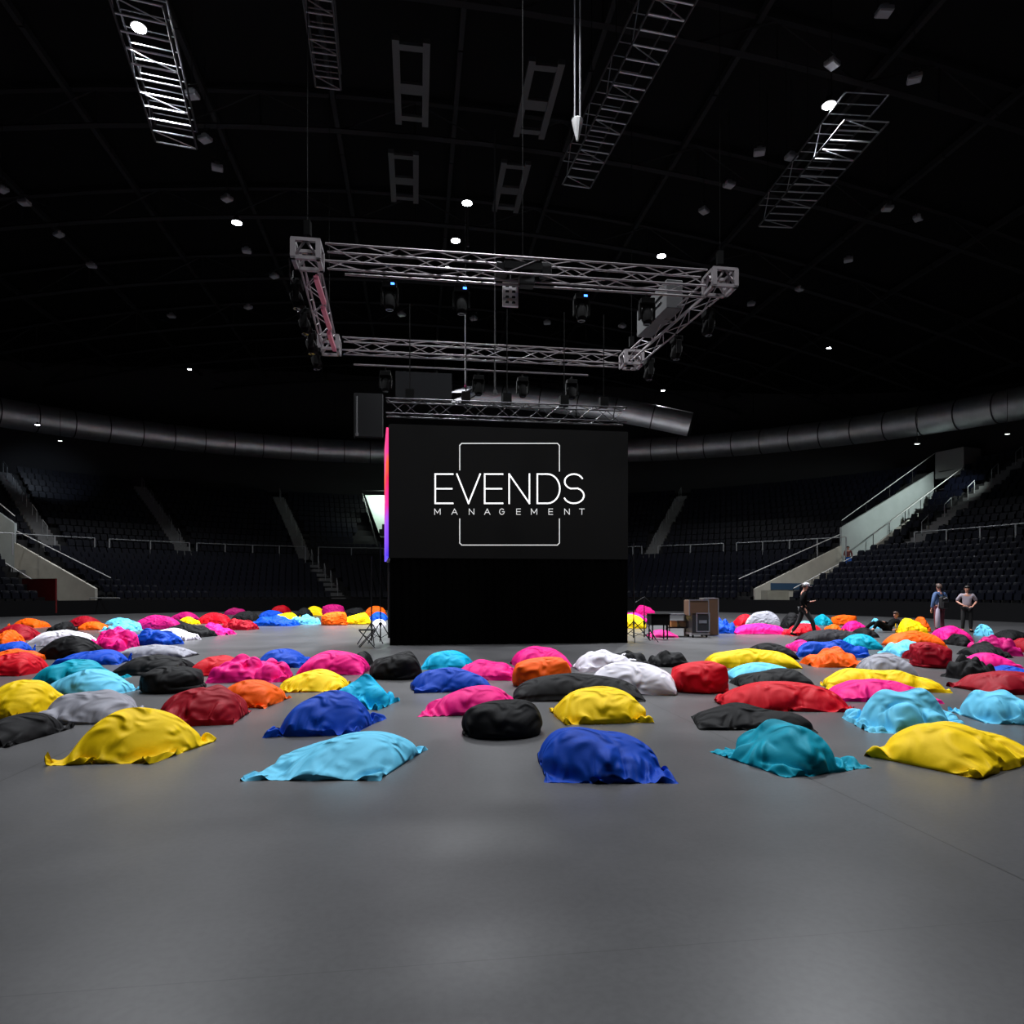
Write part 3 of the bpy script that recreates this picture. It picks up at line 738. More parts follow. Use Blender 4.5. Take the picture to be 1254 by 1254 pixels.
# ------------------------------------------------------------------ ladder-like catwalk trusses under the roof
def catwalk(pa, pb, wdt, h, step, lab, m=M_ALU, extra=True):
    a = Vector(pa); b = Vector(pb); d = (b - a); L = d.length; d.normalize(); s = d.cross(Vector((0, 0, 1))).normalized()
    rt = empty('catwalk_truss', (a + b) / 2); tag(rt, lab, 'truss')
    ch = MB()
    for sg in (-1, 1):
        for z in (0, h): ch.tube(a + s * (sg * wdt / 2) + Vector((0, 0, z)), b + s * (sg * wdt / 2) + Vector((0, 0, z)), .035, 6)
    wpart(ch, 'chords', mat('catwalk_chord', (.03, .03, .033), .5, metal=.5), rt)
    rg = MB(); n = int(L / step)
    for i in range(n + 1):
        p = a + d * (L * i / n)
        rg.box(p, (wdt, .05, .03), math.atan2(s.y, s.x)) if i % 1 == 0 else None
        rg.tube(p - s * wdt / 2 + Vector((0, 0, h)), p + s * wdt / 2 + Vector((0, 0, h)), .016, 5)
        if i < n:
            q = a + d * (L * (i + 1) / n)
            if extra and i % 4 == 1: rg.tube(p + s * wdt / 2, q + s * wdt / 2 + Vector((0, 0, h)), .016, 5)
            if extra and i % 3 == 0: rg.tube(p - s * wdt / 2, q + s * wdt / 2, .018, 5)
    wpart(rg, 'rungs', m, rt)
    for k in range(4):
        p = a + d * (L * (k + .5) / 4); hg = MB()
        hg.tube(p + s * wdt / 2 + Vector((0, 0, h)), Vector((p.x, p.y, 22)) + s * wdt / 2, .012, 4)
        wpart(hg, 'hanger_rod', M_BLKM, rt)
def P3(px, py, z): return ray_h(px, py, z)
M_CW = mat('catwalk_rung', (.5, .5, .53), .35, metal=.8)
catwalk(P3(216, 178, 17), P3(166, 0, 17), 1.3, .6, .55, 'bright ladder like truss under the roof at upper left', M_CW)
catwalk(P3(402, 108, 17), P3(387, -20, 17), .75, .5, .45, 'narrow grey ladder like truss hanging left of the top middle', M_ALU)
catwalk(P3(706, 228, 17), P3(838, -20, 17), 1.1, .9, .5, 'longest ladder like truss reaching down right of the top middle', M_CW)
catwalk(P3(950, 278, 17), P3(1062, 148, 17), 1.5, .9, .5, 'bright cluttered ladder like truss hanging at upper right', M_CW)
catwalk(Vector((-2.9, 36, 11.6)), Vector((-2.6, 43.5, 14.2)), .8, .5, .5, 'small bright ladder like truss hanging right above the video wall', M_CW)

# ------------------------------------------------------------------ roof lamps
def lamp_obj(on):
    rt = empty('roof_lamp', (0, 0, 0))
    MB().lathe([(.05, .35), (.12, .33), (.16, .12), (.28, .02), (.30, -.03), (.27, -.03)][::-1], n=16).build('housing', M_BLK, rt, smooth=True)
    MB().lathe([(.26, -.05), (.26, -.035)], n=16).build('lens', M_LAMP if on else M_OFF, rt)
    MB().tube((0, 0, .33), (0, 0, 3.2), .012, 5).build('hanger', M_BLK, rt)
    return rt
def add_light(p, w, parent, col=(.93, .96, 1), size=.5, spread=118):
    l = bpy.data.lights.new('lamp_light', 'AREA'); l.shape = 'DISK'; l.size = size; l.energy = w; l.color = col; l.spread = math.radians(spread)
    o = bpy.data.objects.new('lamp_light', l); COL.objects.link(o); o.parent = parent; o.location = (0, 0, -.08)
lit = [(170, 33, 18.5, 1.0, 'lit roof lamp at upper left beside the ladder truss'), (290, 272, 18, 1.0, 'lit roof lamp left of the flown truss'), (572, 248, 18, 1.0, 'lit roof lamp at upper middle, higher of the central pair'),
       (558, 294, 18, 1.0, 'lit roof lamp just above the near truss span, lower of the central pair'), (810, 313, 18, 1.0, 'lit roof lamp above the right part of the near truss span'), (1015, 128, 18, 1.2, 'brightest lit roof lamp at upper right'),
       (232, 452, 17, .3, 'small distant lit roof lamp left of the wall, above the duct'), (1015, 426, 17, .3, 'small distant lit roof lamp at right below the unlit ones'), (812, 478, 17, .25, 'small distant lit roof lamp right of the wall top'),
       (46, 520, 13, .12, 'tiny lit lamp under the left air duct'), (548, 328, 17.5, .3, 'small lit lamp seen through the near truss span')]
L0 = lamp_obj(True)
for i, (px, py, z, w, lab) in enumerate(lit):
    o = L0 if i == 0 else copy_tree(L0)
    o.location = ray_h(px, py, z); s = .8 if w >= 1 else .5; o.scale = (s, s, s)
    tag(o, lab, 'lamp', 'lit roof lamps')
extra = [(-5.0, 9, 18.5, .12), (4.5, 7, 18.5, .16), (0, 15.5, 18.5, .4), (11, 14, 18.5, .25)]
for i, (x, y, z, w) in enumerate(extra):          # lamps of the same row, overhead and out of the picture
    o = copy_tree(L0); o.location = (x, y, z); o.scale = (1, 1, 1)
    tag(o, 'lit roof lamp hanging overhead ' + ('left of the viewpoint', 'right of the viewpoint', 'straight above the front bean bags', 'far to the right above the near bags')[i], 'lamp', 'overhead roof lamps')
    add_light(None, LAMP_W * w, o)
for o in list(bpy.data.objects):
    if o.name.startswith('roof_lamp') and o.get('group') == 'lit roof lamps':
        w = [q for q in lit if q[4] == o['label']][0][3]
        add_light(None, LAMP_W * w, o)
offs = [(235, 116), (251, 170), (266, 205), (278, 243), (302, 307), (30, 248), (3, 232), (112, 325), (304, 376), (210, 387), (72, 287), (336, 338),
        (1083, 14), (1019, 78), (1120, 96), (930, 186), (893, 226), (862, 258), (969, 192), (1087, 255), (1124, 267), (1039, 318), (979, 354), (920, 372), (492, 385), (580, 390), (670, 395), (762, 399)]
OFFL = ['unlit grey floodlight at the left of the roof, right beside the bright ladder truss', 'unlit grey floodlight just below the end of the left ladder truss', 'unlit grey floodlight midway between the left ladder truss and the left lit lamp', 'unlit grey floodlight right above the left lit lamp', 'unlit grey floodlight right below the left lit lamp', 'tiny unlit floodlight near the left edge of the roof, lower of the pair there', 'tiny unlit floodlight touching the left edge of the roof', 'tiny unlit floodlight at left, below and left of the left lit lamp', "tiny unlit floodlight left of the flown truss's left side", 'tiny unlit floodlight lowest on the left, above the small distant lamp', 'tiny unlit floodlight at left, just above the lowest pair', "tiny unlit floodlight beside the flown truss's near left corner", 'unlit floodlight at the top edge, right, nearest the viewpoint', 'unlit floodlight just above the brightest lamp at right', 'unlit floodlight right of and above the brightest lamp', 'unlit floodlight left of and below the brightest lamp', 'unlit floodlight left of the right cluttered ladder truss', "unlit floodlight above the flown truss's right corner", 'unlit floodlight between the brightest lamp and the right ladder truss', 'unlit floodlight right of the right ladder truss, left of the pair', 'unlit floodlight right of the right ladder truss, right of the pair', 'unlit floodlight low on the right below the ladder truss', "unlit floodlight right of the flown truss's near right corner, farther one", "unlit floodlight right of the flown truss's near right corner, nearer one", 'tiny unlit lamp seen inside the flown truss, leftmost', 'tiny unlit lamp seen inside the flown truss beside the white pole', 'tiny unlit lamp seen inside the flown truss, middle right', 'tiny unlit lamp seen inside the flown truss, rightmost']
F0 = empty('unlit_floodlight', (0, 0, 0))
MB().box((0, 0, 0), (.42, .34, .14)).box((0, 0, .12), (.2, .2, .12)).build('housing', mat('flood_grey', (.16, .16, .17), .5), F0, bevel=.02)
MB().box((0, 0, -.08), (.36, .28, .02)).build('glass', M_OFF, F0)
MB().tube((-.2, 0, 0), (-.2, 0, .35), .015).tube((.2, 0, 0), (.2, 0, .35), .015).tube((-.2, 0, .35), (.2, 0, .35), .015).tube((0, 0, .35), (0, 0, 3), .012).build('bracket', M_BLK, F0)
for i, (px, py) in enumerate(offs):
    o = F0 if i == 0 else copy_tree(F0)
    o.location = ray_h(px, py, 18.2); o.rotation_euler = (0, 0, YAW + random.uniform(-.7, .7))
    tag(o, OFFL[i], 'lamp', 'unlit floodlights under the roof')

#BAGS#
# ------------------------------------------------------------------ bean bag cushions
# Each bag is a sewn sheet filled with beads: two cloth grids joined round the rim are inflated, pressed by
# the weight of the filling and laid on the floor with a small position based cloth solver.
def color_edges(E):
    groups = []; used = []
    for k, (a, b) in enumerate(E):
        for g, u in zip(groups, used):
            if a not in u and b not in u:
                g.append(k); u.add(a); u.add(b); break
        else:
            groups.append([k]); used.append({a, b})
    return [np.array(g) for g in groups]
_cc = {}
def topo(nx, ny):
    if (nx, ny) in _cc: return _cc[(nx, ny)]
    top = np.arange(nx * ny).reshape(nx, ny); bot = top.copy(); c = nx * ny
    for i in range(2, nx - 2):
        for j in range(2, ny - 2): bot[i, j] = c; c += 1
    E = {}; quads = []
    def ae(a, b, kind):
        k = (min(a, b), max(a, b))
        if a != b and k not in E: E[k] = kind
    for L, flip in ((top, 0), (bot, 1)):
        for i in range(nx):
            for j in range(ny):
                if i + 1 < nx: ae(L[i, j], L[i + 1, j], 0)
                if j + 1 < ny: ae(L[i, j], L[i, j + 1], 0)
                if i + 1 < nx and j + 1 < ny:
                    ae(L[i, j], L[i + 1, j + 1], 1); ae(L[i + 1, j], L[i, j + 1], 1)
                    q = [L[i, j], L[i + 1, j], L[i + 1, j + 1], L[i, j + 1]]
                    if flip:
                        if all(top[a, b] == bot[a, b] for a, b in ((i, j), (i + 1, j), (i + 1, j + 1), (i, j + 1))): continue
                        q = q[::-1]
                    quads.append([int(x) for x in q])
    Ek = np.array(list(E.keys())); kd = np.array(list(E.values())); gr = []
    for kind in (0, 1):
        idx = np.where(kd == kind)[0]
        for g in color_edges([tuple(e) for e in Ek[idx]]): gr.append((idx[g], kind))
    _cc[(nx, ny)] = (top, bot, c, Ek, gr, np.array(quads))
    return _cc[(nx, ny)]
def solve(X, rest, Ek, gr, Q, Vt, steps, seed, lean, dent, iters=9, pk1=1.2e5, pk2=5e4, wt=1.0):
    rng = np.random.RandomState(seed); N = len(X); P = X.copy(); dt = 1 / 60.
    T = np.vstack([Q[:, [0, 1, 2]], Q[:, [0, 2, 3]]]); ph = rng.rand(3) * 6.28; kx = rng.uniform(-7, 7, 3); ky = rng.uniform(-7, 7, 3)
    for s in range(steps):
        A = X[T[:, 0]]; B = X[T[:, 1]]; C = X[T[:, 2]]; cr = np.cross(B - A, C - A); Vo = np.einsum('ij,ij->', A, np.cross(B, C)) / 6
        nrm = np.zeros((N, 3))
        for k in range(3):
            for d in range(3): nrm[:, d] += np.bincount(T[:, k], cr[:, d] / 6, N)
        pk = pk1 if s < steps * .35 else pk2
        p = np.minimum(max(0, (Vt - Vo) / Vt) * pk + 2.2e4 * (X[:, 2].max() - X[:, 2]), pk)
        acc = nrm * (p * wt)[:, None]; acc[:, 2] -= 14
        if s < steps * .6:
            f = sum(np.sin(kx[k] * X[:, 0] + ky[k] * X[:, 1] + ph[k]) for k in range(3))
            acc[:, 0] += lean[0] * X[:, 2] * 40; acc[:, 1] += lean[1] * X[:, 2] * 40
            acc[:, 2] -= dent * 25 * np.maximum(0, f) * (X[:, 2] > .1)
        v = np.clip((X - P) * .94, -.05, .05); P = X.copy(); X = X + v + np.clip(acc, -400, 400) * dt * dt * .5
        for it in range(iters):
            for g, kind in gr:
                a = Ek[g, 0]; b = Ek[g, 1]; d = X[b] - X[a]; l = np.sqrt((d * d).sum(1)) + 1e-9
                c = ((l - rest[g]) / l * (.5 if kind == 0 else .18))[:, None] * d
                X[a] += c; X[b] -= c
            m = X[:, 2] < .004; X[m, 2] = .004; X[m, :2] = P[m, :2] + (X[m, :2] - P[m, :2]) * .4
    X[:, 2] -= X[:, 2].min()
    return X
def sim_bag(L, W, fill, seed, n=40, steps=105, lean=(0, 0), dent=0.0, gather=.96, slack=.06, crumple=.06, peak=1.0, pc=(0, 0)):
    rng = np.random.RandomState(seed); dx = L / (n - 1); ny = max(8, int(round(W / dx)) + 1); nx = n
    top, bot, N, Ek, gr, Q = topo(nx, ny); X = np.zeros((N, 3)); R = np.zeros((N, 2)); bd = np.zeros(N, bool)
    gx = np.linspace(-L / 2, L / 2, nx); gy = np.linspace(-W / 2, W / 2, ny)
    for i in range(nx):
        for j in range(ny):
            e = (1 - abs(gx[i]) / (L / 2)) * (1 - abs(gy[j]) / (W / 2)); c = 1 - crumple
            X[top[i, j]] = (gx[i] * c, gy[j] * c, .12 + .25 * e); R[top[i, j]] = (gx[i], gy[j])
            if bot[i, j] != top[i, j]: X[bot[i, j]] = (gx[i] * c, gy[j] * c, .12 - .1 * e); R[bot[i, j]] = (gx[i], gy[j])
            if min(i, j, nx - 1 - i, ny - 1 - j) < 2: bd[top[i, j]] = True
    rest = np.linalg.norm(R[Ek[:, 0]] - R[Ek[:, 1]], axis=1); mid = (R[Ek[:, 0]] + R[Ek[:, 1]]) / 2; fld = np.zeros(len(Ek))
    for k in range(5):
        a_ = rng.uniform(0, 6.28); w_ = rng.uniform(5, 19); fld += np.sin(w_ * (mid[:, 0] * np.cos(a_) + mid[:, 1] * np.sin(a_)) + rng.uniform(0, 6.28))
    isb = bd[Ek[:, 0]] & bd[Ek[:, 1]]; rest = np.where(isb, rest * gather, rest * (1 + slack * (.6 + .4 * fld)))
    X[:, 2] += rng.randn(N) * .02; X[:, :2] += rng.randn(N, 2) * .004
    RN = np.stack([R[:, 0] / (L / 2) - pc[0], R[:, 1] / (W / 2) - pc[1]], 1)
    wt = (1 - peak) + peak * 1.5 * np.exp(-(RN ** 2).sum(1) / .9)
    return solve(X, rest, Ek, gr, Q, fill * (L * W) ** 1.5, steps, seed, lean, dent, wt=wt), Q
def sim_pouf(lx, ly, lz, seed, fill=.95, slack=.05, lean=(0, 0), dent=.3, corner=.45, steps=90):
    """box shaped stool bag; corner rounds the plan"""
    rng = np.random.RandomState(seed); d = .065; nx, ny, nz = [max(4, int(round(q / d))) for q in (lx, ly, lz)]
    idx = {}; V = []; Qs = []
    def vid(i, j, k):
        if (i, j, k) not in idx: idx[(i, j, k)] = len(V); V.append((i / nx - .5, j / ny - .5, k / nz))
        return idx[(i, j, k)]
    for i in range(nx):
        for j in range(ny):
            for k, fl_ in ((0, 1), (nz, 0)):
                q = [vid(i, j, k), vid(i + 1, j, k), vid(i + 1, j + 1, k), vid(i, j + 1, k)]; Qs.append(q[::-1] if fl_ else q)
    for i in range(nx):
        for k in range(nz):
            for j, fl_ in ((0, 0), (ny, 1)):
                q = [vid(i, j, k), vid(i + 1, j, k), vid(i + 1, j, k + 1), vid(i, j, k + 1)]; Qs.append(q[::-1] if fl_ else q)
    for j in range(ny):
        for k in range(nz):
            for i, fl_ in ((0, 1), (nx, 0)):
                q = [vid(i, j, k), vid(i, j + 1, k), vid(i, j + 1, k + 1), vid(i, j, k + 1)]; Qs.append(q[::-1] if fl_ else q)
    X = np.array(V)
    # round the plan: square to partly circle
    sx, sy = X[:, 0] * 2, X[:, 1] * 2; cx_ = sx * np.sqrt(1 - sy * sy / 2); cy_ = sy * np.sqrt(1 - sx * sx / 2)
    X[:, 0] = (sx * (1 - corner) + cx_ * corner) / 2 * lx; X[:, 1] = (sy * (1 - corner) + cy_ * corner) / 2 * ly; X[:, 2] = X[:, 2] * lz + .02
    Qa = np.array(Qs); E = {}
    for q in Qs:
        for a, b in ((0, 1), (1, 2), (2, 3), (3, 0)): E[(min(q[a], q[b]), max(q[a], q[b]))] = 0
        for a, b in ((0, 2), (1, 3)): E[(min(q[a], q[b]), max(q[a], q[b]))] = 1
    Ek = np.array(list(E.keys())); kd = np.array(list(E.values())); gr = []
    for kind in (0, 1):
        ii = np.where(kd == kind)[0]
        for g in color_edges([tuple(e) for e in Ek[ii]]): gr.append((ii[g], kind))
    rest = np.linalg.norm(X[Ek[:, 0]] - X[Ek[:, 1]], axis=1); mid = (X[Ek[:, 0]] + X[Ek[:, 1]]) / 2; fld = np.zeros(len(Ek))
    for k in range(5):
        a_ = rng.randn(3); a_ *= rng.uniform(6, 15) / np.linalg.norm(a_); fld += np.sin(mid @ a_ + rng.uniform(0, 6.28))
    rest = rest * (1 + slack * (.6 + .4 * fld)); X = X + rng.randn(*X.shape) * .004
    return solve(X, rest, Ek, gr, Qa, fill * lx * ly * lz * (1 - .2 * corner), steps, seed, lean, dent, pk1=1.5e5, pk2=9e4), Qa

# kinds of bag: a taut, b plump, c soft, d very slack and crumpled, e long and flat
SIMS = {}
def get_sim(key):
    if key in SIMS: return SIMS[key]
    k, seed = key[0], int(key[1:])
    rg = random.Random(seed); pc = (rg.uniform(-.25, .25), rg.uniform(-.1, .3)); n = 54 if seed < 35 else 36
    if k == 'a': r = sim_bag(1.5, 1.2, .088, seed, n, gather=.985, slack=.03, dent=.1, peak=.3, pc=pc)
    elif k == 'b': r = sim_bag(1.45, 1.2, .118, seed, n, gather=.98, slack=.04, dent=.15, lean=(.12, 0), peak=.22, pc=pc)
    elif k == 'c': r = sim_bag(1.5, 1.15, .088, seed, n, gather=.975, slack=.06, dent=.35, lean=(-.12, .1), peak=.25, pc=pc)
    elif k == 'd': r = sim_bag(1.5, 1.2, .075, seed, n, gather=.955, slack=.095, dent=.6, crumple=.1, peak=.28, pc=pc)
    elif k == 'e': r = sim_bag(1.8, .95, .095, seed, n, gather=.985, slack=.03, dent=.15, peak=.3, pc=pc)
    elif k == 'p': r = sim_pouf(1.0, .8, .55, seed, slack=.035, corner=.5, dent=.2)
    elif k == 'q': r = sim_pouf(.95, .85, .5, seed, slack=.06, corner=.85, dent=.8)
    elif k == 'r': r = sim_pouf(1.0, .8, .6, seed, slack=.02, corner=.25, dent=.1)
    SIMS[key] = r
    return r
def fit_bag(x0, x1, yt, yb, sim, rot, D=None, mir=False, hmax=.85, z0=0.0, sh=0.0):
    X, Q = get_sim(sim); X = X.copy()
    if mir: X[:, 0] *= -1; Q = Q[:, ::-1]
    a = math.radians(rot); c, s = math.cos(a), math.sin(a)
    X = np.stack([X[:, 0] * c - X[:, 1] * s, X[:, 0] * s + X[:, 1] * c, X[:, 2]], 1); X[:, 0] += sh * X[:, 1]
    lo, hi = X.min(0), X.max(0); X[:, :2] -= (lo[:2] + hi[:2]) / 2; ext = hi - lo
    Yf = F * (CAMZ - z0) / (yb - HZ); W = (x1 - x0) / F * (Yf + .3); sx = W / ext[0]
    if D is None: D = min(1.35, max(.75, ext[1] * min(1.25, max(.75, sx))))
    sy = D / ext[1]; sz = sx; cx = ((x0 + x1) / 2 - 627) / F * (Yf + D / 2); cy = Yf + D / 2
    for it in range(14):
        wx = X[:, 0] * sx + cx; wy = X[:, 1] * sy + cy; wz = X[:, 2] * sz + z0
        px = 627 + F * wx / wy; py = HZ - F * (wz - CAMZ) / wy
        l, r_, t, b = px.min(), px.max(), py.min(), py.max()
        sx *= (x1 - x0) / (r_ - l); cx += ((x0 + x1) / 2 - (l + r_) / 2) / F * cy
        cy += -(yb - b) * cy / (b - HZ) * .8 if abs(yb - b) > .05 else 0
        i = py.argmin(); need = CAMZ - (yt - HZ) * wy[i] / F - z0
        sz *= min(1.3, max(.75, need / max(.02, wz[i] - z0)))
        sz = min(sz, hmax / ext[2]); sz = max(sz, .1 / ext[2])
    return X * np.array([sx, sy, sz]), Q, (cx, cy, z0)
PROT = {}
def bag(x0, x1, yt, yb, color, sim, rot, label, D=None, mir=False, z0=0.0, group=None, hmax=.85, cat='bean bag', sh=0.0):
    X, Q, loc = fit_bag(x0, x1, yt, yb, sim, rot, D, mir, hmax, z0, sh)
    nm = 'bean_bag_stool' if sim[0] in 'pqr' else 'bean_bag'
    me = bpy.data.meshes.new(nm); me.from_pydata(X.tolist(), [], Q.tolist()); me.polygons.foreach_set('use_smooth', [True] * len(Q))
    me.materials.append(fab(color)); o = bpy.data.objects.new(nm, me); COL.objects.link(o); o.location = loc
    if loc[1] < 14: sb = o.modifiers.new('smooth', 'SUBSURF'); sb.levels = 0; sb.render_levels = 1
    tag(o, label, cat, group)
    return o
